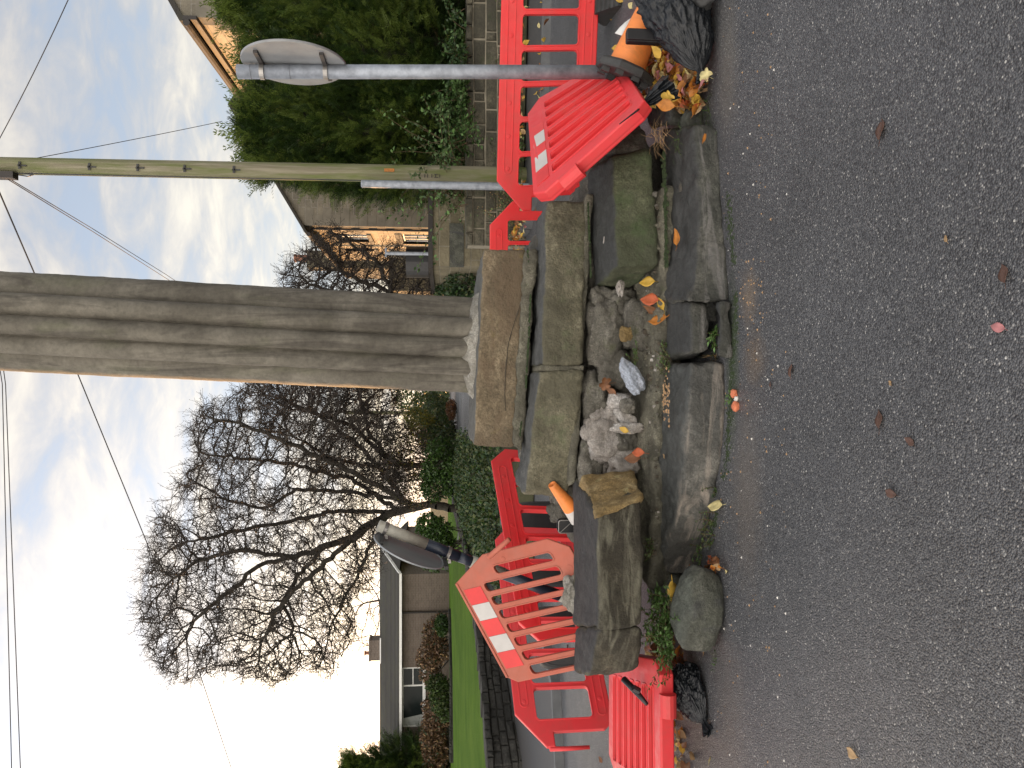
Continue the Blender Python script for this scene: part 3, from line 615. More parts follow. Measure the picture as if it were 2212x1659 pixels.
slab([G(1475,1318), G(1492,1232), P(1425,1238,4.86), P(1432,1312,4.95), P(1450,1330,5.3), P(1450,1240,5.3), P(1398,1240,5.25), P(1398,1318,5.3)], M['boulder'],
     'rounded low grey stone behind the boulder, leftmost of the bottom step', 57, r=.09, amp=.025)
for i_, (x, y, rr, lb) in enumerate(((1530,672,.055,'small mossy packing stone under the short brown stone'),(1500,270,.07,'small mossy stone at the right end of the long wet slab'))):
    tag(rock('packing_stone', G(x+14, y, 0)+Vector((0,0,.05)), (rr*1.3,rr,rr), M['boulder'], .3, 60+i_, res=16), lb, 'stone')
bc = G(1550, 1318, 0)
tag(rock('boulder', (bc.x, bc.y+.02, .115), (.245,.17,.135), M['boulder'], .10, 71, -.18, .10, res=40, power=2.5), 'smooth egg shaped green grey boulder loose on the tarmac', 'boulder')
tag(rock('stone_flake', P(1473,417,4.62)+Vector((0,0,-.01)), (.105,.028,.022), M['rubble_grey'], .3, 72, .15, res=18), 'long pale stone flake lying on the right bottom slab', 'stone flake')
tag(rock('stone_chip', P(1306,520,5.05)+Vector((0,0,.0)), (.028,.014,.010), M['rubble_white'], .3, 73, .1, res=10), 'small pale chip on top of the mossy step stone', 'stone chip')
# moss line where slabs meet tarmac
def strip(name, pts, width, mat, label, cat, amp=.012, seed=0, h=.012):
    vv = []; n = 10; fine = []
    for (p, q_) in zip(pts[:-1], pts[1:]):
        k = max(2, int((Vector(q_)-Vector(p)).length/.02))
        fine += [Vector(p).lerp(Vector(q_), i/k) for i in range(k)]
    ff = []
    for i, p in enumerate(fine):
        d = (fine[min(i+1, len(fine)-1)] - fine[max(i-1, 0)]).normalized(); s_ = Vector((d.y, -d.x, 0))
        for j in range(n):
            t = j/(n-1)*2-1; ww = width*(.55+.7*noise.noise(p*5+Vector((seed,0,0))))
            q_ = p + s_*t*ww*.5; zz = max(0, 1-t*t)**.7*h + amp*noise.fractal(q_*40, .8, 2, 3)*(1-t*t)
            vv.append((q_.x, q_.y, max(p.z+zz, p.z-.01)))
    for i in range(len(fine)-1):
        for j in range(n-1): ff.append((i*n+j, (i+1)*n+j, (i+1)*n+j+1, i*n+j+1))
    o = np_mesh(name, vv, ff, mat, smooth=True); tag(o, label, cat, kind='stuff'); return o
def moss_line(pts, n, spread, rad, label, flat_=.6, gap=.35, seed=0):
    """broken line of small moss cushions"""
    mb = MB(); q_ = [Vector(p) for p in pts]; L_ = [ (b-a).length for a, b in zip(q_[:-1], q_[1:])]; tot = sum(L_)
    for k in range(n):
        s_ = rng.random()*tot
        if noise.noise(Vector((s_*3.1, seed, 0))) < gap-.5: continue
        for a, b, l_ in zip(q_[:-1], q_[1:], L_):
            if s_ <= l_: c = a.lerp(b, s_/l_); break
            s_ -= l_
        else: c = q_[-1]
        c = c + Vector((rng.normal()*spread*.4, rng.normal()*spread, 0)); r_ = rad*rng.uniform(.4, 1.3); V = []
        for j in range(4):
            for i in range(7): an = 6.283*i/7; st = math.sin(math.pi/2*(j+.35)/3.4); V.append((c.x+r_*st*math.cos(an)*rng.uniform(.8,1.2), c.y+r_*st*math.sin(an)*rng.uniform(.8,1.2), c.z-.004+r_*flat_*math.cos(math.pi/2*(j+.0)/3)))
        mb.add(V, [(j*7+i, (j+1)*7+i, (j+1)*7+(i+1)%7, j*7+(i+1)%7) for j in range(3) for i in range(7)]+[tuple(range(7))])
    return tag(mb.build('moss', M['moss'], smooth=True), label, 'moss', kind='stuff')
moss_line([G(1572,420), G(1584,560), G(1590,650), G(1582,780), G(1576,900), G(1568,1010), G(1552,1090), G(1530,1180)], 2400, .022, .010, 'dark moss growing along the foot of the bottom slabs', .45, .25, 3)
moss_line([P(1140,540,5.44), P(1146,640,5.44), P(1143,720,5.44), P(1135,850,5.44), P(1122,950,5.44)], 260, .008, .012, 'moss beads along the mortar under the plinth', .9, .45, 9)
moss_line([P(1432,330,4.74), P(1436,450,4.72), P(1438,580,4.70)], 420, .02, .012, 'moss line along the foot of the mossy step stone', .6, .3, 5)
moss_line([P(1270,440,5.2), P(1276,600,5.18)], 120, .01, .010, 'moss dots on the mortar bed above the mossy step stone', .9, .5, 7)
# ---------------------------------------------------------------- the clustered column
def column():
    base = P(1022, 746, 6.12); topc = P(-60, 690, 6.12); ax = (topc-base); ax.normalize()
    H_ = 6.6; Rr = .378
    grooves = [38, 98, 150, 202, 252, 311.4, 339, 366.5]          # degrees clockwise seen from the photographer's side
    nseg = 26; prof = []
    gl = grooves + [grooves[0]+360]
    for a_, b_ in zip(gl[:-1], gl[1:]):
        for k in range(nseg):
            t = k/nseg; wd = (b_-a_)/60
            prof.append((a_+(b_-a_)*t, 1.012 - .25*(1-abs(math.sin(math.pi*t))**.60)*min(1.15, .6+.6*wd)))
    X_ = Vector((1,0,0)); X_ = (X_-ax*X_.dot(ax)).normalized(); Y_ = ax.cross(X_)
    nz_ = 330; n = len(prof); vv = []
    for j in range(nz_+1):
        h = H_*j/nz_ - .02
        for an, rr in prof:
            a2 = R(an); d = X_*math.sin(a2) - Y_*math.cos(a2)
            p = base + ax*h + d*(Rr*rr)
            q_ = p*2.2; k = noise.fractal(q_, .8, 2, 3)*.004 + noise.fractal(p*14, .9, 2, 3)*.0022
            vv.append(tuple(p + d*k))
    ff = [(j*n+i, j*n+(i+1)%n, (j+1)*n+(i+1)%n, (j+1)*n+i) for j in range(nz_) for i in range(n)]
    c_ = np_mesh('stone_column', vv, ff, M['column'], smooth=True)
    tag(c_, 'tall brown grey fluted stone column leaning slightly, rising out of the picture', 'column')
    # collar of white mortar at the foot
    vv = []; ff = []; n = 120
    for j in range(9):
        t = j/8
        for i in range(n):
            a2 = 2*math.pi*i/n; d = X_*math.sin(a2) - Y_*math.cos(a2)
            hh = .055 + .045*noise.noise(Vector((math.cos(a2)*2, math.sin(a2)*2, 4))) + (.04 if -.4 < math.sin(a2) < .15 else 0)
            rr = Rr*.93 + .075*(1-t)**.5 + .016*noise.noise(Vector((math.cos(a2)*6, math.sin(a2)*6, t*3)))
            vv.append(tuple(base + ax*(-.045 + (hh+.045)*t**.8) + d*(rr*(1-.12*t**3))))
    for j in range(8):
        for i in range(n): ff.append((j*n+i, j*n+(i+1)%n, (j+1)*n+(i+1)%n, (j+1)*n+i))
    o = np_mesh('mortar_collar', vv, ff, M['mortar'], smooth=True, parent=c_)
column()

# ---------------------------------------------------------------- plastic barriers
def rrect(x0, y0, x1, y1, r, n=5):
    pts = []
    for cx, cy, a0 in ((x1-r, y1-r, 0), (x0+r, y1-r, 90), (x0+r, y0+r, 180), (x1-r, y0+r, 270)):
        for k in range(n+1): a_ = R(a0+90*k/n); pts.append((cx+r*math.cos(a_), cy+r*math.sin(a_)))
    return pts
def curve_mesh(polys, half, bev, z0=0.0, res=2):
    cu = bpy.data.curves.new('tmp', 'CURVE'); cu.dimensions = '2D'; cu.fill_mode = 'BOTH'; cu.extrude = max(half-bev, 1e-4); cu.bevel_depth = bev; cu.bevel_resolution = res; cu.offset = -bev
    for p in polys:
        s = cu.splines.new('POLY'); s.points.add(len(p)-1); s.use_cyclic_u = True
        for q_, (x, y) in zip(s.points, p): q_.co = (x, y, 0, 1)
    o = bpy.data.objects.new('tmp', cu); COL.objects.link(o)
    dg = bpy.context.evaluated_depsgraph_get(); me = o.evaluated_get(dg).to_mesh()
    V = [(v.co.x, v.co.y, v.co.z+z0) for v in me.vertices]; Fs = [tuple(p.vertices) for p in me.polygons]
    o.evaluated_get(dg).to_mesh_clear(); bpy.data.objects.remove(o); bpy.data.curves.remove(cu)
    return V, Fs
class Panel:
    """flat work in metres (x across, y up, z towards the front) mapped to a quad in the street"""
    def __init__(s, W, H, TL, TR, BL, BR=None):
        s.W, s.H = W, H; s.TL, s.TR, s.BL = Vector(TL), Vector(TR), Vector(BL); s.BR = Vector(BR) if BR is not None else s.TR+s.BL-s.TL
        s.n = ((s.TR-s.TL).cross(s.BL-s.TL)).normalized()
        if s.n.y > 0: s.n = -s.n
        s.mb = MB()
    def map(s, p):
        u, v = p[0]/s.W, p[1]/s.H
        return (s.TL*(1-u)+s.TR*u)*v + (s.BL*(1-u)+s.BR*u)*(1-v) + s.n*p[2]
    def cut(s, polys, half, bev, z0=0.0, mi=0, mb=None):
        V, Fs = curve_mesh(polys, half, bev, z0); (mb or s.mb).add([s.map(p) for p in V], Fs, mi)
    def disc(s, x, y, r, z, h, mi=0, mb=None):
        n = 14; V = []; 
        for rr, zz in ((r, z), (r, z+h), (r*.8, z+h*1.25), (0.001, z+h*1.3)):
            for k in range(n): a_ = 2*math.pi*k/n; V.append(s.map((x+rr*math.cos(a_), y+rr*math.sin(a_), zz)))
        Fs = [(j*n+k, j*n+(k+1)%n, (j+1)*n+(k+1)%n, (j+1)*n+k) for j in range(3) for k in range(n)]
        (mb or s.mb).add(V, Fs, mi)
def road_barrier(label, TL, TR, BL, BR=None, mat='red', W=2.0, H=.95, hinge=None, nop=6, group='red plastic barriers round the steps', foot=None, handle=False):
    p = Panel(W, H, TL, TR, BL, BR); c = .17
    hx0, hx1 = .09, W-.09; pitch = (hx1-hx0)/nop
    out = [(0, .10), (.07, 0), (W-.07, 0), (W, .10), (W, H-c), (W-c, H), (c, H), (0, H-c)]
    if hinge == 'L': out = out[:-1] + [(-.12, H-c*1.6), (-.12, H-c*2.1), (0, H-c*2.1)]
    if hinge == 'R': out = [(0, .10), (.07, 0), (W-.07, 0), (W, .10), (W, H-c*2.1), (W+.12, H-c*2.1), (W+.12, H-c*1.6), (W-c, H), (c, H), (0, H-c)]
    holes = []
    for i in range(nop):
        x0 = hx0+pitch*i+.024; x1 = hx0+pitch*(i+1)-.024
        holes.append(rrect(x0, .19, x1, .735, .035))
    p.cut([out]+holes, .028, .010)
    # moulded edges: a thin raised lip round every opening and round the top channel
    for h in holes:
        xs_ = [q[0] for q in h]; ys_ = [q[1] for q in h]
        p.cut([rrect(min(xs_)-.014, min(ys_)-.014, max(xs_)+.014, max(ys_)+.014, .045), rrect(min(xs_)-.001, min(ys_)-.001, max(xs_)+.001, max(ys_)+.001, .036)], .033, .003)
    for sgn in (1, -1):
        ch = [rrect(.22, H-.150, W-.22, H-.062, .04), rrect(.232, H-.138, W-.232, H-.074, .03)]
        p.cut(ch, .004, .002, .029*sgn)
        lo = [rrect(.12, .045, W-.12, .135, .04), rrect(.132, .057, W-.132, .123, .03)]
        p.cut(lo, .004, .002, .029*sgn)
    k = 0.27
    while k < W-.2:
        p.disc(k, H-.106, .019, .026, .006); p.disc(k, .09, .019, .026, .006); k += .285
    root = thing('road_barrier', label, 'barrier', (Vector(BL)+p.map((W, 0, 0)))*.5, group)
    p.mb.build('barrier_panel', M[mat], root)
    for s_ in (foot or []):
        f_ = MB(); b_ = p.map((W*s_, .02, 0)); z0 = 0 if b_.y < 10.5 else gz(b_.y)
        hh = max(.05, b_.z - z0 + .02)
        # ribbed rubber foot, long axis across the panel
        d_ = p.n.copy(); d_.z = 0; d_.normalize(); e_ = Vector((-d_.y, d_.x, 0))
        pr = [(-.34, 0), (.34, 0), (.34, .035), (.08, hh), (-.08, hh), (-.34, .035)]
        c0 = Vector((b_.x, b_.y, z0))
        V = [c0 + d_*a_ + Vector((0,0,b2)) + e_*s2 for s2 in (-.065, .065) for a_, b2 in pr]
        n_ = len(pr); f_.add(V, [tuple(range(n_-1,-1,-1)), tuple(range(n_, 2*n_))] + [(i, (i+1)%n_, (i+1)%n_+n_, i+n_) for i in range(n_)])
        for q_ in range(5):
            for sg in (-1, 1):
                c1 = c0 + d_*(sg*(.10+.05*q_)) ; z1 = .035+(hh-.035)*(1-(.10+.05*q_-.08)/.26)
                f_.bar(c1 - e_*.06 + Vector((0,0,z1+.004)), c1 + e_*.06 + Vector((0,0,z1+.004)), .016, .022)
        f_.build('foot', M['rubber'], root)
    return root, p
# right, standing beyond the fallen one
road_barrier('red plastic barrier standing upright behind the galvanised sign post on the right',
    P(1072, 432, 7.55), P(1085, -78, 7.15), P(1276, 418, 7.5), P(1296, -75, 7.1), hinge='L', foot=(.82,))
road_barrier('red plastic barrier standing farthest back, its chamfered corner right of the plinth',
    P(1058, 800, 9.1), P(1058, 456, 8.9), P(1228, 800, 9.1), P(1228, 456, 8.9), hinge='R', foot=(.15,))
# left pair, running towards the photographer
road_barrier('red plastic barrier leaning in front of another, starting just left of the plinth',
    P(1127, 1388, 6.45), P(1056, 970, 7.9), P(1345, 1382, 6.35), P(1252, 985, 7.8), W=2.05, hinge=None)
rB, pB = road_barrier('red plastic barrier farthest left, its hinge arm hanging over the wet road',
    P(1117, 1588, 7.0), P(1066, 1138, 8.55), P(1328, 1576, 6.9), P(1240, 1145, 8.45), W=2.1, hinge='L', mat='redpink')
mb = MB(); mb.tube([pB.map((-.06, .95-.30, 0)), pB.map((-.13, .95-.31, 0)), pB.map((-.135, .95-.45, 0)), pB.map((-.135, .95-.68, 0))], [.024,.024,.020,.017], 10); mb.build('hinge_arm', M['redpink'], rB, smooth=True)
# hinge arm hanging free on the far left barrier
# near, faded orange barrier leaning over the left stones
def faded():
    O = P(986, 1259, 5.62); U = (P(1104, 1476, 5.40)-O); V = (P(1242, 1198, 5.38)-P(986, 1259, 5.62))
    W, H = 1.0, .93; ul = U/ .78; 
    TL = O + U; TR = O - U*.203                     # upright left end, upright right end
    p = Panel(W, H, TL, TR, TL+V, TR+V)
    out = [(0, .0), (W-.10, 0), (W, .12), (W, H-.30), (W-.17, H), (.05, H), (0, H-.06)]
    holes = []; n = 8
    for i in range(n):
        x0 = .035 + i*.1125; x1 = x0+.068
        holes.append(rrect(x0, .16 if i < 6 else .16+.0*i, x1, .735 if i < 7 else .655, .022))
    holes[-1] = rrect(.035+7*.1125+.005, .16, .035+7*.1125+.070, .60, .022)
    p.cut([out]+holes, .022, .009)
    for h in holes:
        xs_ = [q[0] for q in h]; ys_ = [q[1] for q in h]
        p.cut([rrect(min(xs_)-.010, min(ys_)-.012, max(xs_)+.010, max(ys_)+.012, .030), rrect(min(xs_)-.001, min(ys_)-.001, max(xs_)+.001, max(ys_)+.001, .023)], .027, .003)
    p.cut([[(W-.17-.002, H+.006), (.05, H+.006), (.05, H-.014), (W-.175, H-.014)]], .030, .006)
    p.disc(.07, H-.09, .030, .019, -.002); p.disc(W-.07, .50, .016, .020, .004); p.disc(W-.25, .08, .020, .020, .004)
    root = thing('road_barrier', 'faded orange barrier with red and white band, leaning behind the left stones', 'barrier', (TL+V+TR+V)*.5, 'red plastic barriers round the steps')
    p.mb.build('barrier_panel', M['orange_old'], root)
    xs_ = [.115, .245, .375, .505, .635, .765]
    for i in range(5):
        b_ = MB(); V_, F_ = curve_mesh([[(xs_[i]+.001, H-.165), (xs_[i+1]-.001, H-.165), (xs_[i+1]-.001, H-.030), (xs_[i]+.001, H-.030)]], .0015, .0004, .0245)
        b_.add([p.map(q) for q in V_], F_); b_.build('reflective_band', M['red_tape'] if i % 2 == 0 else M['white_tape'], root)
    t_ = MB(); a_ = P(1056, 1203, 5.42); b2 = P(1100, 1165, 5.30); t_.tube([a_, a_.lerp(b2, .5), b2], [.020, .019, .017], 10); t_.build('hinge_rod', M['orange_old'], root, smooth=True)
    t_ = MB(); q0 = p.map((.02, .22, 0)); t_.tube([p.map((.02,.30,0)), p.map((-.05,.29,0)), p.map((-.055,.14,0)), p.map((.02,.13,0))], .022, 8); t_.build('hinge_lug', M['orange_old'], root, smooth=True)
faded()
def ribbed(label, A, B, C, D, W, n, mat, tapes, H=.95, slot=.55, group='red plastic barriers round the steps', thick=.045, x0=.10, nose=.10, see=False):
    """A near top, B far top, C far bottom, D near bottom; ribs run from top rail to bottom rail"""
    p = Panel(W, H, A, B, D, C)
    if p.n.z < 0: p.n = -p.n
    out = [(0, .07), (.05, 0), (W-.12, 0), (W, .10), (W, H-.14), (W-.14, H), (.09, H), (0, H-.10)]
    holes = []; pt = (W-2*x0)/n
    for i in range(n):
        holes.append(rrect(x0+pt*i+pt*.20, .085, x0+pt*(i+1)-pt*.20, H-.19, pt*.26))
    p.cut([out]+holes, thick, .012)
    if not see: p.cut([out], .006, .003, -thick*.35)
    for h in holes:
        xs_ = [q[0] for q in h]; ys_ = [q[1] for q in h]
        p.cut([rrect(min(xs_)-.010, min(ys_)-.012, max(xs_)+.010, max(ys_)+.012, .024), rrect(min(xs_)-.001, min(ys_)-.001, max(xs_)+.001, max(ys_)+.001, .018)], thick+.005, .003)
    root = thing('road_barrier', label, 'barrier', (Vector(D)+Vector(C))*.5, group)
    # hinge sleeve on the near edge
    p.mb.tube([p.map((-.012, H*.60, 0)), p.map((-.012, H*.76, 0))], .052, 14)
    p.mb.build('barrier_panel', M[mat], root)
    for (a_, b_, m_) in tapes:
        V_, F_ = curve_mesh([[(a_+.001, H-.155), (b_-.001, H-.155), (b_-.001, H-.045), (a_+.001, H-.045)]], .0015, .0004, thick+.002)
        t_ = MB(); t_.add([p.map(q) for q in V_], F_); t_.build('reflective_band', M[m_], root)
    return root, p
rb, pp = ribbed('ribbed red barrier fallen on the right stones, with white reflective patches',
    P(1162, 446, 4.80), P(1146, 235, 5.75), P(1335, 128, 5.55), P(1404, 232, 4.40), 1.25, 7, 'redpink',
    [(.12, .28, 'red_tape'), (.28, .46, 'white_tape'), (.46, .58, 'red_tape'), (.58, .74, 'white_tape'), (.74, .86, 'red_tape')])
rb2, pp2 = ribbed('bright red ribbed barrier lying flat beside the leftmost step stone',
    P(1440, 1425, 4.62), P(1327, 1405, 5.65), P(1327, 1655, 5.75), P(1444, 1735, 4.55), 1.1, 7, 'redpink', [], see=True)

# ---------------------------------------------------------------- sign poles
def disc_sign(parent, c, nrm_, r, mat, clips, polep):
    nrm_ = Vector(nrm_).normalized(); u = Vector((0,0,1)); u = (u-nrm_*u.dot(nrm_)).normalized(); v = nrm_.cross(u)
    mb = MB(); n = 64; V = []
    for rr, zz in ((r-.004, -.004), (r, 0), (r, .010), (r-.006, .013), (r-.016, .012), (r-.022, .003), (.001, .003)):
        for k in range(n): a_ = 2*math.pi*k/n; V.append(c + (u*math.cos(a_)+v*math.sin(a_))*rr + nrm_*zz)
    mb.add(V, [(j*n+k, j*n+(k+1)%n, (j+1)*n+(k+1)%n, (j+1)*n+k) for j in range(6) for k in range(n)] + [tuple(range(n))])
    return mb.build('sign_plate', mat, parent, smooth=False), u, v, nrm_
def sign_right():
    Yp = 5.15; b_ = G(1516, 156) ; b_ = P(1475, 156, Yp); b_.z = 0; tp = P(513, 155, Yp); r = .0455
    root = thing('sign_post', 'galvanised steel post carrying a round sign seen from behind, in front of the conifers', 'road sign', b_)
    mb = MB(); mb.tube([b_ - Vector((0,0,.05)), b_.lerp(tp, .5), tp], r, 24); 
    for k in (.885, .945, .97): mb.tube([b_.lerp(tp, k), b_.lerp(tp, k+.0012)], r+.0012, 24)
    o = mb.build('post', M['galv'], root); [setattr(q_, 'use_smooth', len(q_.vertices) == 4) for q_ in o.data.polygons]
    ctr = P(636, 146, Yp); nn = Vector((1, .02, 0)); fwd = -nn      # face points away to the left; we see its back
    cpos = P(636, 155, Yp) + Vector((.05, 0, 0))
    pl, u, v, n_ = disc_sign(root, cpos, nn*1.0, .335, M['sign_pale'], None, None)
    for xx in (567, 704):
        q_ = P(xx, 155, Yp); t_ = MB()
        t_.tube([q_ - Vector((0,0,.014)), q_ + Vector((0,0,.014))], r+.005, 24); t_.build('pole_clip', M['steel_clip'], root)
        t_ = MB(); cz = Vector((cpos.x, cpos.y, q_.z)); a_ = cz + v*.20; c2 = cz - v*.20
        t_.bar(a_ - n_*.012, c2 - n_*.012, .022, .026); t_.bar(q_ + n_*.02, cz - n_*.0, .02, .03)
        t_.build('sign_channel', M['dark_channel'], root)
sign_right()
def sign_left():
    Yp = 6.2; tp = P(817, 1135, Yp); bt = P(1300, 1322, Yp+.25); bt2 = bt.copy(); r0 = .046
    root = thing('leaning_sign_post', 'black and white banded post leaning over, with the grey back of a round sign', 'road sign', bt)
    d = (bt-tp)
    marks = [(0, .205, 'post_white'), (.205, .345, 'post_black'), (.345, .40, 'post_black'), (.40, .545, 'post_white'), (.545, .80, 'post_black'), (.80, 1.0, 'post_white')]
    for k, (a_, b_, m_) in enumerate(marks):
        mb = MB(); mb.tube([tp+d*a_, tp+d*(b_)], r0 + (.0 if k != 2 else -.003) + (.004 if k == 3 else 0), 24); o = mb.build('post_band', M[m_], root)
        for q_ in o.data.polygons: q_.use_smooth = len(q_.vertices) == 4
    # disc seen nearly edge on, its back turned to us
    c = P(884, 1188, Yp+.02); axd = d.normalized(); nn = Vector((.99, -.12, 0)); nn = (nn - axd*nn.dot(axd)).normalized()
    mb = MB(); n = 64; r = .305; u = axd; v = nn.cross(u); V = []
    for rr, zz in ((r, -.006), (r, .006), (r-.008, .008), (r-.014, .002), (.001, .002)):
        for k in range(n): a_ = 2*math.pi*k/n; V.append(c + (u*math.cos(a_)+v*math.sin(a_))*rr + nn*zz)
    mb.add(V, [(j*n+k, j*n+(k+1)%n, (j+1)*n+(k+1)%n, (j+1)*n+k) for j in range(4) for k in range(n)]); mb.build('sign_plate', M['sign_back'], root)
    for t in (.03, .30):
        q_ = tp+d*t; mb = MB(); mb.tube([q_-axd*.013, q_+axd*.013], r0+.006, 24); mb.bar(q_, q_ - Vector((.085,0,.01)), .026, .024); mb.build('pole_clip', M['steel_clip'], root)
        cc = c + axd*((q_-c).dot(axd)); mb = MB(); mb.bar(cc+nn*.015-v*.15, cc+nn*.015+v*.15, .028, .028); mb.build('sign_channel', M['rubber'], root)
sign_left()

# ---------------------------------------------------------------- cones, bags and litter
def cone(name, label, base, axis, L_, r0, r1, bands, base_w, bcol='rubber', cut=None, coneM='cone'):
    axis = Vector(axis).normalized(); X_ = axis.cross(Vector((0,0,1))).normalized(); Y_ = axis.cross(X_)
    root = thing(name, label, 'traffic cone', base)
    segs = [0] + sorted({b for q_ in bands for b in q_[:2]}) + [1]
    for a_, b_ in zip(segs[:-1], segs[1:]):
        if b_-a_ < 1e-4: continue
        mt = next((q_[2] for q_ in bands if abs(q_[0]-a_) < 1e-6), coneM)
        mb = MB(); n = 40; V = []; k = 14
        for j in range(k+1):
            t = a_+(b_-a_)*j/k; rr = r0+(r1-r0)*t; 
            for i in range(n):
                an = 2*math.pi*i/n; q_ = base + axis*(L_*t) + (X_*math.cos(an)+Y_*math.sin(an))*(rr*(1+.02*noise.noise(Vector((an, t*4, 1)))))
                V.append(q_)
        F_ = [(j*n+i, j*n+(i+1)%n, (j+1)*n+(i+1)%n, (j+1)*n+i) for j in range(k) for i in range(n)]
        if b_ == 1:
            for i in range(n): V.append(base + axis*(L_*1.0) + (X_*math.cos(2*math.pi*i/n)+Y_*math.sin(2*math.pi*i/n))*(r1*.78))
            for i in range(n): V.append(base + axis*(L_*.93) + (X_*math.cos(2*math.pi*i/n)+Y_*math.sin(2*math.pi*i/n))*(r1*.72))
            for jj in (k, k+1): F_ += [(jj*n+i, jj*n+(i+1)%n, (jj+1)*n+(i+1)%n, (jj+1)*n+i) for i in range(n)]
        mb.add(V, F_); mb.build('cone_body' if mt == coneM else 'reflective_sleeve', M[mt], root, smooth=True)
        if b_ == 1:
            mb = MB(); mb.add([base + axis*(L_*.93) + (X_*math.cos(2*math.pi*i/n)+Y_*math.sin(2*math.pi*i/n))*(r1*.73) for i in range(n)], [tuple(range(n))]); mb.build('cone_hole_shade', M['black_plastic'], root)  # black disc stands in for the shade inside the hollow cone
    if base_w:
        mb = MB(); n = 8; V = []
        for zz, sc in ((-.045, .96), (-.035, 1.0), (.0, 1.0), (.018, .88)):
            for i in range(n): an = 2*math.pi*(i+.5)/n; V.append(base + axis*zz + (X_*math.cos(an)+Y_*math.sin(an))*(base_w*sc))
        mb.add(V, [(j*n+i, j*n+(i+1)%n, (j+1)*n+(i+1)%n, (j+1)*n+i) for j in range(3) for i in range(n)] + [tuple(range(n-1,-1,-1)), tuple(3*n+i for i in range(n))])
        for i in range(8):   # stacking lugs under the base
            an = 2*math.pi*(i+.5)/n; q_ = base + (X_*math.cos(an)+Y_*math.sin(an))*(base_w*.72); mb.bar(q_-axis*.045, q_-axis*.075, .05, .05)
        mb.build('cone_base', M[bcol], root)
    return root
cb_ = P(1352, 150, 4.98); ct_ = P(1452, -95, 4.80)
cone('traffic_cone', 'big dirty orange cone lying on its side behind the black bin bag', cb_, ct_-cb_, (ct_-cb_).length, .128, .050, [], .205)
ca = P(1250, 1118, 5.42); ctip = P(1192, 1046, 5.30)
cone('traffic_cone', 'small clean orange cone tip poking up behind the left buff step stone', ca, ctip-ca, (ctip-ca).length*1.0, .070, .029, [(0.0, .30, 'white_tape')], 0)
for (x, y, Y_, lb) in ((1252, 1192, 8.6, 'orange cone with grey sleeve behind the left barriers, nearer the plinth'), (1250, 1322, 7.9, 'orange cone with grey sleeve behind the left barriers, nearer the lawn wall')):
    q_ = P(x, y, Y_); q_.z = .03
    cone('traffic_cone', lb, q_, (0,0,1), .75, .13, .03, [(.35, .62, 'white_tape')], .19)
# black moulded sign frames stacked behind the left barriers
for (x, y, Y_, w_, h_, lb) in ((1160, 1120, 8.9, .50, .95, 'black plastic sign frame with a domed top, standing behind the left barriers near the plinth'),
                               (1175, 1245, 8.6, .34, .85, 'narrow black plastic sign frame behind the leaning banded post'),
                               (1185, 1345, 8.2, .48, .80, 'black domed plastic sign frame behind the white patches of the faded barrier'),
                               (1190, 1425, 7.9, .32, .62, 'low black plastic sign frame behind the foot of the faded barrier')):
    q_ = P(x, y, Y_); mb = MB()
    pts = [(-w_/2, 0), (w_/2, 0)] + [(w_/2*math.cos(R(a_)), h_*.62 + h_*.38*math.sin(R(a_))) for a_ in range(0, 181, 12)]
    V, F_ = curve_mesh([pts], .045, .015); a_ = R(38)
    mb.add([(q_.x + v[0]*math.cos(a_) - v[2]*math.sin(a_), q_.y - v[0]*math.sin(a_)*.6 + v[2]*math.cos(a_), v[1] + .01) for v in V], F_)
    V, F_ = curve_mesh([[(a2*.82, b2*.86+.05) for a2, b2 in pts], [(a2*.74, b2*.80+.07) for a2, b2 in pts]], .052, .006)
    mb.add([(q_.x + v[0]*math.cos(a_) - v[2]*math.sin(a_), q_.y - v[0]*math.sin(a_)*.6 + v[2]*math.cos(a_), v[1] + .01) for v in V], F_)
    tag(mb.build('black_board', M['black_plastic']), lb, 'sign frame', 'black sign frames behind the left barriers')
# dark broken stone and a small black light behind the left stones
q_ = P(1225, 1085, 5.75)
tag(rock('broken_stone', q_ - Vector((0,0,.05)), (.16,.14,.17), M['rubble_grey'], .35, 91, .4, power=3.5, res=30), 'dark broken stone with white chips standing behind the orange cone tip', 'stone')
q_ = P(1222, 1136, 5.55); mb = MB(); V, F_ = curve_mesh([rrect(-.05, -.09, .05, .06, .02)], .03, .006); mb.add([(q_.x+v[0], q_.y+v[2], q_.z+v[1]) for v in V], F_)
lamp = tag(mb.build('hazard_lamp_case', M['black_plastic']), 'small black lamp case with a pale rim behind the left displaced stone', 'lamp case')
mb = MB(); V, F_ = curve_mesh([rrect(-.05, -.09, .05, .06, .02), rrect(-.042, -.082, .042, .052, .016)], .036, .003); mb.add([(q_.x+v[0], q_.y+v[2], q_.z+v[1]) for v in V], F_)
mb.bar((q_.x-.04, q_.y-.036, q_.z+.045), (q_.x+.035, q_.y-.036, q_.z-.04), .004, .004); mb.build('rim', M['steel_clip'], lamp)
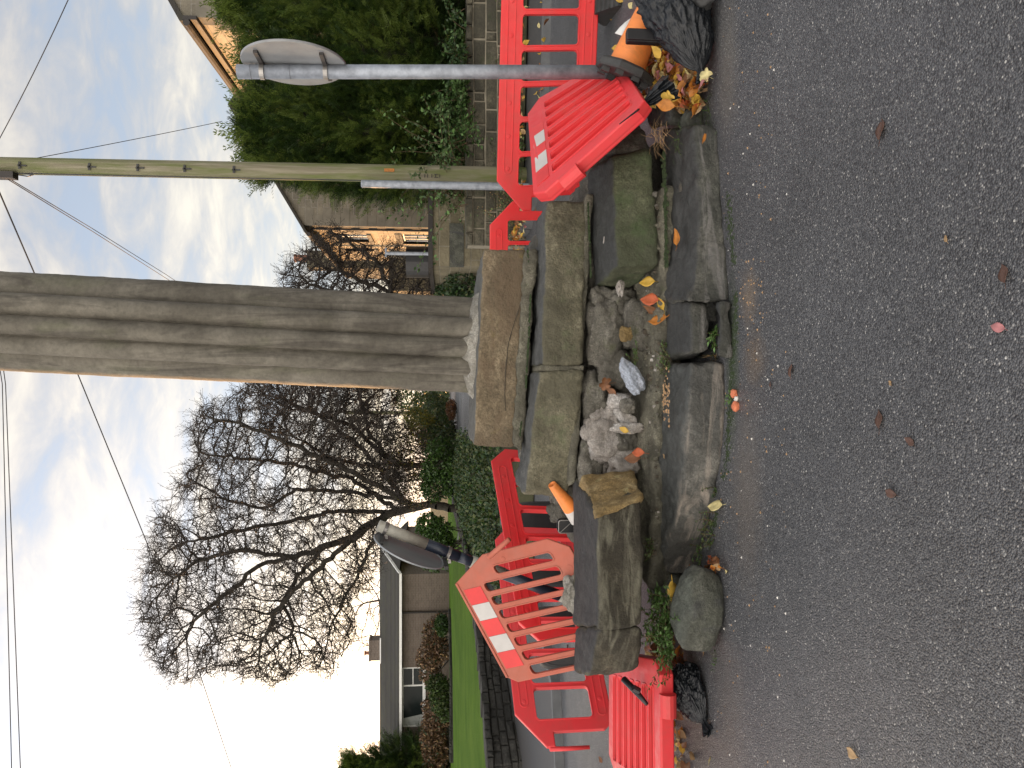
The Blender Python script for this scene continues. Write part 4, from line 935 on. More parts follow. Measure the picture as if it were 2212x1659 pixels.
# bin bags
def bag(name, label, c, rad, knot, seed, mat, puff=1.0, lift=.5):
    c = Vector(c); kn = Vector(knot); ax = (kn-c).normalized(); X_ = ax.cross(Vector((0,0,1))).normalized(); Y_ = ax.cross(X_); Lk = (kn-c).length
    nu, nv = 150, 90; V = []
    for j in range(nv+1):
        t = j/nv                           # 0 at the far end, 1 at the knot
        prof = (math.sin(math.pi*min(1, t*1.02)**.62)**.62) if t < .9 else 0
        prof = max(0.0, math.sin(math.pi*t**.70))**.60
        prof = max(prof*(1-.0*t), .10*(t > .85))
        z = -rad[0] + (Lk+rad[0])*t
        for i in range(nu):
            an = 2*math.pi*i/nu; pleat = (abs(math.sin(an*9+seed+1.2*noise.noise(Vector((an*1.3, t*2, seed))))) - .5)
            k = 1 + .09*pleat*max(0, t-.45)*2.4 + .20*noise.fractal(Vector((math.cos(an)*1.4, math.sin(an)*1.4, t*2.6+seed)), .9, 2, 3)
            rd = abs(noise.fractal(Vector((math.cos(an)*3.4, math.sin(an)*3.4, t*4.2+seed*2)), .7, 2.2, 4)); k += .26*(rd**.8) - .04
            q_ = c + ax*z + X_*(math.cos(an)*rad[1]*prof*k) + Y_*(math.sin(an)*rad[2]*prof*k)
            q_.z = max(q_.z, .008+.01*abs(math.sin(an*3)))
            V.append(tuple(q_))
    F_ = [(j*nu+i, j*nu+(i+1)%nu, (j+1)*nu+(i+1)%nu, (j+1)*nu+i) for j in range(nv) for i in range(nu)]
    o = np_mesh(name, V, F_, mat, smooth=True); tag(o, label, 'plastic bag')
    # gathered neck beyond the knot
    mb = MB(); V = []; n = 48
    for j, (z, rr) in enumerate(((-.03, .03), (0, .017), (.012, .014), (.03, .022), (.06, .034), (.075, .036))):
        for i in range(n):
            an = 2*math.pi*i/n; k = 1+.35*math.sin(an*7+j*.4); V.append(kn + ax*z + (X_*math.cos(an)+Y_*math.sin(an))*rr*k)
    mb.add(V, [(j*n+i, j*n+(i+1)%n, (j+1)*n+(i+1)%n, (j+1)*n+i) for j in range(5) for i in range(n)]); mb.build('bag_knot', mat, o, smooth=True)
    return o
m = Mat('black_bin_bag', .26); m.col((.008,.010,.013)); m.bump(m.noise(9, 8, .7, 1.2), .55, .03); m.bump(m.noise(45, 4, .6, .8), .25, .005); M['bag'] = m.m
bk = P(1500, 150, 4.42); bk.z = .10
bcc = P(1462, 20, 4.52); bcc.z = .19
bag('bin_bag', 'full black bin bag lying on the tarmac beside the big orange cone', bcc, (.36, .175, .195), bk, 2.0, M['bag'])
q_ = P(1508, -2, 4.35); q_.z = .10
tag(rock('bag_corner', q_, (.05,.05,.06), M['rubber'], .25, 95, res=14), 'small dark rounded lump pressed against the bin bag', 'plastic lump')
bk = P(1498, 1560, 4.55); bk.z = .03
bcc = P(1462, 1495, 4.72); bcc.z = .07
bag('bin_bag', 'flattened shiny black bag under the flat red barrier on the left', bcc, (.17, .16, .10), bk, 5.0, M['bag'])
# black plastic box standing between cone and bag
q_ = P(1384, 80, 4.62); mb = MB()
V, F_ = curve_mesh([rrect(-.040, -.14, .040, .090, .012)], .028, .008); mb.add([(q_.x+v[0], q_.y+v[2], q_.z+v[1]) for v in V], F_)
V, F_ = curve_mesh([rrect(-.034, -.14, .034, .096, .012)], .014, .005, 0); mb.add([(q_.x+v[0], q_.y+v[2]-.03, q_.z+v[1]) for v in V], F_)
tag(mb.build('plastic_channel', M['black_plastic']), 'short upright black plastic channel between the orange cone and the bin bag', 'plastic channel')
# crumpled black sheet with a tail
def wedge():
    a_ = P(1390, 226, 4.52); b_ = P(1452, 186, 4.50); ax = (b_-a_); X_ = Vector((0,-.5,.6)).normalized(); S_ = ax.normalized().cross(Vector((0,1,0))).normalized()
    V = []; nu, nv = 70, 26
    for j in range(nv+1):
        t = j/nv
        for i in range(nu+1):
            s = i/nu*2-1; wd = (.012 + .078*t**.8); f_ = math.sin(s*11+.6)*.012*(.3+t) + .03*(1-s*s)*t + .012*noise.fractal(Vector((s*2, t*4, 3)), .8, 2, 3)
            V.append(tuple(a_ + ax*(t+.10*noise.noise(Vector((s*3, 0, 1)))*t) + S_*(s*wd) - Vector((0,1,0))*f_))
    F_ = [(j*(nu+1)+i, j*(nu+1)+i+1, (j+1)*(nu+1)+i+1, (j+1)*(nu+1)+i) for j in range(nv) for i in range(nu)]
    o = np_mesh('torn_plastic', V, F_, M['bag'], smooth=True); tag(o, 'pleated scrap of black plastic with a thin tail, at the fallen barrier corner', 'plastic scrap')
    mb = MB(); mb.tube([P(1396, 222, 4.50), P(1375, 240, 4.40), P(1338, 268, 4.38)], [.010, .006, .003], 6); mb.build('tail', M['bag'], o)
wedge()
# folded black rubber mat against the cone base
V, F_ = curve_mesh([rrect(-.17, -.06, .17, .06, .04)], .02, .009); 
# white paper
def paper(name, label, pts, Y_, mat):
    q_ = [P(x, y, yy) for (x, y), yy in zip(pts, Y_)]; V = []; n = 12
    for j in range(n+1):
        for i in range(n+1):
            u, v = i/n, j/n; p_ = (q_[0]*(1-u)+q_[1]*u)*(1-v) + (q_[3]*(1-u)+q_[2]*u)*v
            V.append(tuple(p_ + Vector((0, -1, .3))*(.02*math.sin(u*3)*math.sin(v*2.5+1)+.006*noise.noise(Vector((u*3, v*3, 1))))))
    F_ = [(j*(n+1)+i, j*(n+1)+i+1, (j+1)*(n+1)+i+1, (j+1)*(n+1)+i) for j in range(n) for i in range(n)]
    o = np_mesh(name, V, F_, mat, smooth=True); sm = o.modifiers.new('thickness', 'SOLIDIFY'); sm.thickness = .002
    return tag(o, label, 'litter')
paper('paper_scrap', 'folded white paper scrap behind the big orange cone', [(1328,72),(1362,40),(1368,70),(1345,78)], (5.3,5.3,5.25,5.25), M['white_paint'])
# torch like black tool on the flat barrier
def tool():
    a_ = P(1346, 1466, 4.95); b_ = P(1372, 1492, 4.86); c_ = P(1398, 1522, 4.78)
    mb = MB(); mb.tube([a_, a_.lerp(b_, .03), b_, b_.lerp(c_, .5), c_], [.016, .021, .021, .017, .012], 14)
    o = mb.build('plastic_bracket', M['black_plastic'], smooth=True); tag(o, 'black plastic tube bracket lying on the flat red barrier', 'bracket')
    mb = MB(); q_ = b_ + Vector((.02,-.03,.0)); mb.tube([q_-Vector((.012,0,.02)), q_+Vector((.012,0,.02))], .020, 8); mb.build('clamp', M['black_plastic'], o)
tool()

# ---------------------------------------------------------------- leaves
def leaf_template(kind):
    if kind == 'oval':
        prof = [(0, .02), (.08, .10), (.2, .22), (.38, .30), (.55, .29), (.72, .21), (.88, .09), (1.0, .0)]
        V = [(-.22, 0, .02)]; 
        for x, w_ in prof:
            for s_ in (-1, -.5, 0, .5, 1): V.append((x-.5, s_*w_, .10*abs(s_)*w_*2.2 + .10*(x-.5)**2))
        V = V[1:]; F_ = []
        for j in range(len(prof)-1):
            for i in range(4): F_.append((j*5+i, j*5+i+1, (j+1)*5+i+1, (j+1)*5+i))
        b = len(V); V += [(-.5, -.008, 0), (-.5, .008, 0), (-.80, .012, .05), (-.80, .0, .05)]; F_.append((b, b+1, b+2, b+3))
    else:
        pts = []; n = 40
        for k in range(n):
            a_ = 2*math.pi*k/n; rr = .34*(1+.42*abs(math.cos(a_*2.5)))*(1 - .35*(abs(a_-math.pi) < .4)); pts.append((rr*math.cos(a_), rr*math.sin(a_), .05*math.sin(a_*3)+.06*rr))
        V = [(0, 0, 0)]*1 + pts; V.append((0,0,0)); F_ = [(0, 1+k, 1+(k+1)%n, n+1) for k in range(n)]
        b = len(V); V += [(-.2, -.008, 0), (-.2, .008, 0), (-.75, .012, .05), (-.75, .0, .05)]; F_.append((b, b+1, b+2, b+3))
    return np.array(V, float), np.array(F_, int)
LT, LF = leaf_template('oval'); MT, MF = leaf_template('maple')
def warp(T, s):
    T = T.copy(); T[:, 2] += .18*np.sin(T[:, 0]*3+s)*.5 + .25*T[:, 1]**2*(1+.5*math.sin(s)) + .03*np.sin(T[:, 0]*9+s*2)*np.sign(T[:, 1]+1e-9); return T
LABS = {'lf_orange': 'orange', 'lf_yellow': 'yellow', 'lf_brown': 'brown', 'lf_tan': 'tan', 'lf_cream': 'pale cream', 'lf_pink': 'pinkish', 'lf_red': 'red orange'}
def leaf(p, size, yaw, mat, label, pitch=0, roll=0, kind='oval', up=.006):
    T, F_ = (LT, LF) if kind == 'oval' else (MT, MF); T = warp(T, yaw*3+size*40)
    Rm = np.array(Matrix.Rotation(yaw, 3, 'Z') @ Matrix.Rotation(pitch, 3, 'Y') @ Matrix.Rotation(roll, 3, 'X'))
    V = (T*size) @ Rm.T; V[:, 2] += up; V = V + np.array(p)
    o = np_mesh('fallen_leaf', V, F_, M[mat]); sm = o.modifiers.new('thickness', 'SOLIDIFY'); sm.thickness = .0012
    return tag(o, label, 'leaf', 'fallen autumn leaves')
gl = lambda x, y: G(x, y)
leaf(gl(1556,1092)+Vector((0,-.01,.03)), .125, 1.75, 'lf_cream', 'large cream leaf standing against the left bottom slab', -.5, .5)
leaf(gl(1906,278), .085, .08, 'lf_wet', 'long brown leaf stuck flat on the tarmac at the right'); leaf(gl(2160,707), .05, 1.3, 'lf_pink', 'pink leaf nearest the photographer on the tarmac')
leaf(gl(2048,515), .03, .6, 'lf_tan', 'tiny tan curled leaf on the open tarmac'); leaf(gl(1926,827), .028, 1.0, 'lf_tan', 'tiny pale tan leaf fragment in the middle of the tarmac')
leaf(gl(1902,905), .075, .3, 'lf_wet', 'dark brown wet leaf on the tarmac near the dust strip'); leaf(gl(1968,953), .05, 1.1, 'lf_wet', 'crumpled brown leaf on the tarmac left of the wet brown leaf')
leaf(gl(1712,800), .06, .1, 'lf_wet', 'small dark red brown leaf flat on the tarmac before the sand patch'); leaf(gl(2172,590), .065, .4, 'lf_wet', 'brown leaf with a stalk on the tarmac right of the pink leaf')
leaf(gl(1928,1065), .055, 1.45, 'lf_wet', 'narrow rust brown leaf on the tarmac below the cream leaf'); leaf(gl(1845,1625), .07, 1.5, 'lf_tan', 'torn tan leaf on the tarmac in the lower left')
leaf(gl(1535,1640), .05, .7, 'lf_cream', 'small cream leaf on the dusty tarmac at the far left', .3); leaf(gl(1572,1235), .04, 2.0, 'lf_cream', 'small white leaf on the tarmac beside the boulder', .2)
leaf(gl(1522,1408), .055, 1.2, 'lf_tan', 'tan leaf tucked behind the left end of the boulder', .5); leaf(gl(1668,830), .03, .2, 'lf_wet', 'tiny brown leaf fragment on the sandy tarmac')
leaf(P(1462,1285,4.58), .17, 2.9, 'lf_yellow', 'long yellow leaf leaning behind the boulder', .2, 1.0); leaf(P(1463,512,4.48), .11, .2, 'lf_orange', 'narrow orange leaf lying on the right bottom slab', 0, .3)
leaf(P(1524,298,4.30), .085, .7, 'lf_orange', 'orange and brown spotted leaf in the grass tuft at the right', .4, .3); leaf(P(1436,985,4.68), .04, 1.0, 'lf_tan', 'small round tan leaf on the veined bottom slab')
leaf(P(1400,610,4.84), .115, 1.5, 'lf_yellow', 'yellow leaf standing highest in the small heap by the mossy stone', -1.0, .3)
leaf(P(1405,648,4.78), .14, 1.3, 'lf_red', 'red orange leaf in the middle of the small heap by the mossy stone', -.9, .5); leaf(P(1422,690,4.76), .14, 1.8, 'lf_orange', 'curved orange leaf lowest in the small heap by the mossy stone', -.7, .4)
leaf(P(1410,665,4.82), .12, .9, 'lf_brown', 'dark brown leaf behind the red orange leaf of the small heap', -.9, -.3); leaf(P(1428,655,4.74), .10, .3, 'lf_yellow', 'pale yellow leaf at the foot of the small heap by the mossy stone', -.4, .4)
leaf(P(1310,830,5.02), .10, 1.8, 'lf_brown', 'brown lobed leaf caught under the upper mortar bed', -1.1, .2, 'maple'); leaf(P(1322,845,5.0), .08, .6, 'lf_brown', 'folded ochre brown leaf beside the lobed brown leaf', -.9, .5)
leaf(P(1350,928,4.88), .07, 1.0, 'lf_yellow', 'yellow brown leaf between the whitish slivers', -.7, .3); leaf(P(1368,990,4.84), .12, 1.6, 'lf_brown', 'wet reddish leaf against the ochre break face', -1.0, .3)
leaf(P(1381,978,4.80), .10, 1.55, 'lf_red', 'bright red orange leaf lying before the whitish rubble mass', -.8, .3)
leaf(P(1444,212,4.45), .095, .5, 'lf_yellow', 'yellow lobed leaf beside the pleated black plastic scrap', -.6, .2, 'maple')
leaf(P(1527,163,4.25), .085, .9, 'lf_cream', 'pale cream lobed leaf at the edge of the leaf pile', -.4, .3, 'maple'); leaf(P(1518,185,4.27), .085, 1.9, 'lf_pink', 'mauve pink leaf at the edge of the leaf pile', -.4, .3)
leaf(P(1440,228,4.45), .12, 1.1, 'lf_orange', 'orange leaf hanging below the lower corner of the fallen barrier', -1.0, .2)
leaf(P(1420,112,4.6), .10, .3, 'lf_yellow', 'yellow leaf lying against the big orange cone', -.5, .4)
leaf(G(1322,35,0), .11, .1, 'lf_yellow', 'yellow leaf standing beside the ribbed barrier foot', -.9, .6); leaf(G(1345,-5,0)+Vector((0,0,.03)), .12, .3, 'lf_yellow', 'olive yellow leaf beyond the ribbed barrier foot', -.7, .5)
leaf(G(1365,12,0), .09, .8, 'lf_cream', 'pale curled leaf behind the bin bag', -.3, .5); leaf(G(1306,40,0), .10, 1.4, 'lf_tan', 'tan leaf standing below the right barrier rail', -.8, .3); leaf(G(1333,105,0), .10, 1.2, 'lf_yellow', 'yellow leaf between the cone and the standing barrier', -.8, .3)
leaf(G(1468,1545,.03), .09, 1.2, 'lf_brown', 'brown leaf beside the black bag at the left', -.5, .5); leaf(G(1520,1505,0), .09, 1.7, 'lf_tan', 'dull yellow leaf resting on the black bag edge at the left', -.3, .3)
for k, (x, y) in enumerate(((1297,1470),(1300,1640),(1236,1560),(1228,1400),(1452,1640))):
    leaf(G(x, y, 0), .09, k*1.3, ('lf_tan','lf_brown')[k%2], ('tan leaf on the wet road seen through the faded barrier','brown leaf on the wet road under the far left barrier','brown leaf by the kerb seen through the far left barrier','tan leaf by the kerb behind the faded barrier','tan leaf in the gutter at the far left below the flat barrier')[k], -.3, .2)
def litter(name, label, region, n, size, seed, zf, weights=(.3,.25,.15,.2,.08,.06,.1), spread=.9):
    """region: function returning a ground point and a height"""
    global rng
    pos = []; 
    while len(pos) < n:
        p_ = zf()
        if p_ is not None: pos.append(p_)
    pos = np.array(pos); sc = rng.uniform(.7, 1.25, n)*size; rot = frames(np.stack([rng.normal(size=n), rng.normal(size=n)*1.0, rng.normal(size=n)*.55*spread], 1), rng.normal(size=n)*.9)
    V, F_ = instance_np(warp(LT, 1.0), LF, pos, rot, sc); mi = np.repeat(rng.choice(7, n, p=np.array(weights)/sum(weights)), len(LF))
    o = np_mesh(name, V, F_, LEAVES, mi); tag(o, label, 'leaf litter', kind='stuff'); return o
def polysampler(poly, zfun, Yfun=None):
    xs_ = [q[0] for q in poly]; ys_ = [q[1] for q in poly]
    def f():
        x = rng.uniform(min(xs_), max(xs_)); y = rng.uniform(min(ys_), max(ys_)); ins = False
        for (x1, y1), (x2, y2) in zip(poly, poly[1:]+poly[:1]):
            if (y1 > y) != (y2 > y) and x < (x2-x1)*(y-y1)/(y2-y1)+x1: ins = not ins
        if not ins: return None
        z = zfun(x, y); return tuple(G(x, y, z))
    return f
litter('leaf_litter', 'thick pile of orange, tan and yellow leaves between the black bag and the bottom slab', None, 330, .085, 1,
    polysampler([(1395,105),(1440,70),(1500,150),(1530,165),(1515,235),(1480,245),(1440,215),(1400,240),(1385,215)], lambda x, y: max(.01, .20*(1530-x)/120+rng.uniform(0,.04))))
litter('leaf_litter', 'damp brown leaves rotting under the left end stone', None, 130, .085, 2,
    polysampler([(1400,1360),(1475,1400),(1500,1490),(1470,1500),(1430,1440),(1395,1440)], lambda x, y: .02+rng.uniform(0, .07)), (.3,.05,.5,.1,.02,.02,.1))
litter('leaf_litter', 'brown leaves between the boulder and the left bottom slab', None, 26, .07, 3,
    polysampler([(1490,1225),(1535,1195),(1560,1225),(1520,1250),(1470,1262)], lambda x, y: .015+rng.uniform(0, .04)), (.2,.05,.6,.1,.02,.02,.2))
litter('leaf_litter', 'dead leaves along the kerb strip left of the black bag', None, 26, .07, 4,
    polysampler([(1440,1560),(1500,1560),(1500,1659),(1435,1659)], lambda x, y: .01), (.4,.15,.3,.2,.1,.05,.0))
def vr():
    x = rng.uniform(-1, 12); y = 12.75 + rng.normal()*.35 - max(0, (5-x))*0 ; return (x, y - .5*(x < 3), gz(y)+.23)
litter('leaf_litter', 'yellow and brown leaves strewn along the foot of the right garden wall', None, 900, .11, 5, vr, (.3,.3,.3,.4,.25,.02,.02))
def vr2():
    x = rng.uniform(1, 12); y = 11.3 + rng.normal()*.25; return (x, y, gz(y)+.12)
litter('leaf_litter', 'scattered yellow leaves on the right kerb', None, 90, .11, 6, vr2, (.3,.4,.1,.4,.35,.02,.02))
gp = MB()
for k in range(520):
    X_, Y_ = rng.uniform(-1.25, 1.2), rng.uniform(4.72, 5.15); z_ = .235 + (Y_-4.72)*.10 + .03*noise.noise(Vector((X_*2, Y_*2, 0))) + .03; s_ = rng.uniform(.004, .015)*(1 if k % 9 else 1.7)
    a_ = rng.uniform(0, 6.28); b_ = rng.uniform(.5, 1.0); V = [(X_+s_*math.cos(a_+q*1.257)*rng.uniform(.8,1.2), Y_+s_*math.sin(a_+q*1.257)*b_, z_-.01) for q in range(5)] + [(X_+s_*.6*math.cos(a_+q*1.257), Y_+s_*.6*math.sin(a_+q*1.257)*b_, z_+s_*.7) for q in range(5)]
    gp.add(V, [(q, (q+1)%5, 5+(q+1)%5, 5+q) for q in range(5)] + [(5,6,7,8,9)], int(rng.choice(4, p=[.4,.12,.18,.3])))
tag(gp.build('gravel', [M['rubble_grey'], M['rubble_white'], M['soil'], M['mortar_dull']]), 'loose stone crumbs on the mortar bed between slabs and rubble', 'gravel', kind='stuff')
# brick chips and pebbles
for k, (x, y, s_, mt, lb) in enumerate(((1590,850,.022,'brickbit','orange brick chip on the tarmac beside the moss, right of the pair'),(1594,878,.024,'brickbit','orange brick chip on the tarmac beside the moss, left of the pair'),(1593,862,.013,'quartz','white pebble between the two orange brick chips'))):
    tag(rock('brick_chip' if mt == 'brickbit' else 'pebble', G(x, y)+Vector((0,0,s_*.5)), (s_,s_,s_*.7), M[mt], .35, 200+k, k, res=8, power=4), lb, 'chip')
pb = MB()
for k in range(300):
    x, y = (rng.normal(1448, 9), rng.normal(855, 28)) if k < 90 else ((rng.uniform(1590,1650), rng.normal(650, 60)) if k < 140 else (rng.uniform(1540,1700), rng.uniform(0,1659)))
    if k < 90: c0 = P(x, y, 4.62+rng.uniform(-.08,.08)); c0.z = .245
    else: c0 = G(x, y)
    s_ = rng.uniform(.003, .010)*(1.3 if k < 60 else .8)
    a_ = rng.uniform(0, 6.28); V = [(c0.x+s_*math.cos(a_+q*2.09)*1.2, c0.y+s_*math.sin(a_+q*2.09), c0.z) for q in range(3)] + [(c0.x, c0.y, c0.z+s_*.9)]
    pb.add(V, [(0,1,3),(1,2,3),(2,0,3)], 0 if k < 200 else int(rng.integers(0, 2)))
tag(pb.build('grit', [M['sand'], M['quartz']]), 'orange grit and pale chips scattered on slab and tarmac', 'grit', kind='stuff')
# ---------------------------------------------------------------- garden walls of laid stone
def laid_wall(name, line, label, mats, rows, bl, gap, th=.35, cope=None, seed=1, cat='wall', jit=.02):
    """line: (x, y, zbase, ztop); every stone is a rounded box in the wall's one mesh, behind is a joint-coloured core"""
    rnd = random.Random(seed); mb = MB()
    segs = []; hs = [rnd.uniform(.65, 1.4) for _ in range(rows)]; hs = [0]+list(np.cumsum(hs)/sum(hs))
    for a_, b_ in zip(line[:-1], line[1:]):
        a2 = Vector(a_[:2]); b2 = Vector(b_[:2]); segs.append((a_, b_, (b2-a2).length))
    tot = sum(s[2] for s in segs)
    def at(s_):
        for a_, b_, l_ in segs:
            if s_ <= l_ or (a_, b_, l_) == segs[-1]:
                t = s_/l_; return Vector((a_[0]+(b_[0]-a_[0])*t, a_[1]+(b_[1]-a_[1])*t)), a_[2]+(b_[2]-a_[2])*t, a_[3]+(b_[3]-a_[3])*t, Vector((b_[0]-a_[0], b_[1]-a_[1])).normalized()
            s_ -= l_
    for r_ in range(rows):
        s_ = -rnd.random()*bl
        while s_ < tot:
            w_ = bl*rnd.uniform(.35, 1.6); s0, s1 = max(0, s_+gap/2), min(tot, s_+w_-gap/2); s_ += w_
            if s1-s0 < .04: continue
            V = []; pr = rnd.uniform(0, jit); top = cope and r_ == rows-1; dz = rnd.uniform(-.02, .02) if top else 0
            for (s2, k) in ((s0, 0), (s1, 1)):
                c, zb, zt, d = at(s2); n_ = Vector((d.y, -d.x)); 
                if n_.y > 0 and abs(n_.y) > .1: n_ = -n_
                if abs(n_.y) <= .1 and n_.x*(-c.x) < 0: n_ = -n_
                hh = (zt-zb)/rows; wv = .03*noise.noise(Vector((s2*1.7, r_*3.1, seed))); z0 = zb+(zt-zb)*hs[r_]+gap/2+(wv if r_ else 0); z1 = zb+(zt-zb)*hs[r_+1]-gap/2+dz+(.03*noise.noise(Vector((s2*1.7, (r_+1)*3.1, seed))) if r_ < rows-1 else 0)
                o_ = (.05 if top else 0) + pr
                for (f_, zz) in ((o_, z0), (o_, z1), (-th, z1), (-th, z0)):
                    V.append((c.x+n_.x*f_, c.y+n_.y*f_, zz))
                b_ = min(.02, hh*.18)
            # bevelled front face
            f = [Vector(V[0]), Vector(V[4]), Vector(V[5]), Vector(V[1])]; cen = sum(f, Vector())/4; nn = Vector((n_.x, n_.y, 0))
            outer = [q + (cen-q)*.02 - nn*.018 for q in f]; inner = [q + (cen-q).normalized()*b_*1.3 + nn*rnd.uniform(0, .012) for q in f]
            mid = [cen + nn*rnd.uniform(.004, .022) + Vector((0,0,rnd.uniform(-.01,.01)))]
            back = [Vector(V[3]), Vector(V[7]), Vector(V[6]), Vector(V[2])]
            VV = outer+inner+mid+back
            mb.add(VV, [(0,1,5,4),(1,2,6,5),(2,3,7,6),(3,0,4,7),(4,5,8,8)[:3],(5,6,8),(6,7,8),(7,4,8),(1,0,9,10),(3,2,11,12),(2,1,10,11),(0,3,12,9)], 0)
    for a_, b_, l_ in segs:
        d = Vector((b_[0]-a_[0], b_[1]-a_[1])).normalized(); n_ = Vector((d.y, -d.x))
        if n_.y > 0 and abs(n_.y) > .1: n_ = -n_
        if abs(n_.y) <= .1 and n_.x*(-a_[0]) < 0: n_ = -n_
        V = []
        for c in (a_, b_):
            for f_, zz in ((-.012, c[2]-.1), (-.012, c[3]-.035), (-th+.02, c[3]-.035), (-th+.02, c[2]-.1)): V.append((c[0]+n_.x*f_, c[1]+n_.y*f_, zz))
        mb.add(V, [(0,1,5,4),(1,2,6,5),(2,3,7,6),(3,0,4,7),(0,3,2,1),(4,5,6,7)], 1)
    return tag(mb.build(name, mats), label, cat)
laid_wall('garden_wall', [(17, 13.0, .2, 1.24), (5.0, 13.0, .2, 1.24), (2.35, 13.05, .2, 1.24)], 'mossy coursed stone garden wall with pale pointing under the conifers', [M['wall_stone'], M['pale_joint']], 6, .42, .020, cope=True, seed=3, jit=.03)
laid_wall('garden_wall', [(-13, 12.0, .12, .86), (-6.35, 12.8, .12, .90), (-4.76, 15.5, .3, .99), (-4.2, 18, .45, 1.09), (-4.05, 20.5, .6, 1.13), (-3.9, 27, .95, 1.36)], 'dark dry stone retaining wall holding up the left lawn', [M['wall_dark'], M['dark_joint']], 6, .26, .016, cope=True, seed=5, jit=.05)

# ---------------------------------------------------------------- houses
def wallquad(mb, a, b, z0, z1, th=.3, mi=0):
    a = Vector((*a, 0)); b = Vector((*b, 0)); d = (b-a).normalized(); n_ = Vector((d.y, -d.x, 0))*th/2
    V = [a-n_, b-n_, b+n_, a+n_]; mb.add([(p.x, p.y, z0) for p in V]+[(p.x, p.y, z1) for p in V], [(0,3,2,1),(4,5,6,7),(0,1,5,4),(1,2,6,5),(2,3,7,6),(3,0,4,7)], mi)
def house_left():
    Yh = 36.0; zg = 1.35
    xr = P(900,1240,Yh).x; xl = P(900,2700,Yh).x; ze = P(862,1400,Yh).z;  # left end stretched out of view so the house blocks the low sun
    xg = P(900,1190,Yh+2.2).x
    root = thing('bungalow', 'tan brick bungalow with a low tiled roof beyond the left lawn', 'house', (xl, Yh, zg))
    w0 = P(868,1572,Yh); w1 = P(916,1441,Yh)
    mb = MB()
    for (xa, xb, za, zb) in ((xl, w0.x, zg-.5, ze), (w0.x, w1.x, zg-.5, w1.z), (w0.x, w1.x, w0.z, ze), (w1.x, xr, zg-.5, ze)):
        mb.box((xa, Yh, za), (xb, Yh+.3, zb))
    mb.box((xr-.3, Yh+.3, zg-.5), (xr, Yh+2.2, ze)); mb.box((xr, Yh+2.2, zg-.5), (xg, Yh+2.5, ze+.02)); mb.box((xg-.3, Yh+2.5, zg-.5), (xg, Yh+8.5, ze)); mb.box((xl, Yh+.3, zg-.5), (xl+.3, Yh+8.5, ze)); mb.box((xl, Yh+8.5, zg-.5), (xg, Yh+8.8, ze))
    # gable over the set back end
    mb.add([(xr, Yh+2.21, ze), (xg, Yh+2.21, ze), (xg, Yh+6, ze), (xr, Yh+2.21, ze+.9)], [(0,1,3)])
    mb.build('wall', M['brick_tan'], root)
    zr = P(820,1400,Yh+4.2).z; e_ = ze-.02; ov = .35
    xh = P(820,1183,Yh+4.2).x
    rf = MB(); f0 = Yh-ov; bk = Yh+8.8+ov; rd = Yh+4.4
    A = [(xl-.5, f0, e_), (xr+.12, f0, e_), (xh, rd, zr), (xl-.5, rd, zr)]
    rf.add(A+[(p[0], p[1], p[2]-.10) for p in A], [(0,1,2,3),(7,6,5,4),(0,4,5,1),(1,5,6,2),(2,6,7,3),(3,7,4,0)])
    B = [(xl-.5, bk, e_), (xg+.3, bk, e_), (xh+.0, rd, zr), (xl-.5, rd, zr)]; rf.add(B, [(3,2,1,0)])
    Cc = [(xr+.12, f0, e_), (xg+.25, Yh+2.0, e_), (xg+.25, bk, e_), (xh, rd, zr)]; rf.add(Cc, [(0,1,3),(1,2,3)])
    # tile courses as slightly lapped strips
    for k in range(15):
        t0 = k/15; y0 = f0+(rd-f0)*t0; z0 = e_+(zr-e_)*t0; y1 = f0+(rd-f0)*(t0+1/15); z1 = e_+(zr-e_)*(t0+1/15)
        xe = xr+.12+(xh-xr-.12)*t0; rf.add([(xl-.5,y0,z0+.035),(xe,y0,z0+.035),(xe,y1,z1+.012),(xl-.5,y1,z1+.012),(xl-.5,y0,z0+.004),(xe,y0,z0+.004)], [(0,1,2,3),(4,5,1,0)])
    roof = rf.build('roof', M['roof'], root)
    mb = MB(); mb.box((xl-.5, f0-.10, e_-.13), (xr+.14, f0-.02, e_-.015)); mb.bar((xr+.16, f0, e_-.03), (xh+.08, rd-.1, zr-.03), .05, .12); mb.build('gutter', M['white_paint'], root)
    # chimney
    c0 = P(800,1400,Yh+4.6); ch = MB(); cw = 1.05
    ch.box((c0.x-cw/2, c0.y-.4, zr-.6), (c0.x+cw/2, c0.y+.4, zr+.50)); V = [(c0.x-cw/2-.04, c0.y-.41, zr+.46),(c0.x+cw/2+.04, c0.y-.41, zr+.46),(c0.x+cw/2+.04, c0.y-.41, zr+.56),(c0.x-cw/2-.04, c0.y-.41, zr+.56)]
    ch.add(V+[(p[0], c0.y+.41, p[2]) for p in V], [(0,1,2,3),(7,6,5,4),(0,4,5,1),(1,5,6,2),(2,6,7,3),(3,7,4,0)])
    c_ = ch.build('chimney', M['brick_tan'], roof)
    mb = MB(); mb.tube([(c0.x-.25, c0.y, zr+.54), (c0.x-.25, c0.y, zr+.78)], .09, 12); mb.tube([(c0.x-.25, c0.y, zr+.76), (c0.x-.25, c0.y, zr+.82)], .14, 12); mb.tube([(c0.x+.4, c0.y, zr+.5), (c0.x+.42, c0.y, zr+1.9)], .012, 5); mb.bar((c0.x+.1, c0.y, zr+1.5), (c0.x+.75, c0.y, zr+1.45), .015, .015)
    put(mb.build('chimney_pot', M['terracotta']), root); 
    mb = MB(); mb.box((c0.x-cw/2-.1, c0.y-.55, zr-.22), (c0.x+cw/2+.15, c0.y-.38, zr-.02)); mb.build('flashing', M['white_paint'], root)
    # window
    wf = MB(); fw = .07; a_, b_ = w0, w1; y0 = Yh+.06
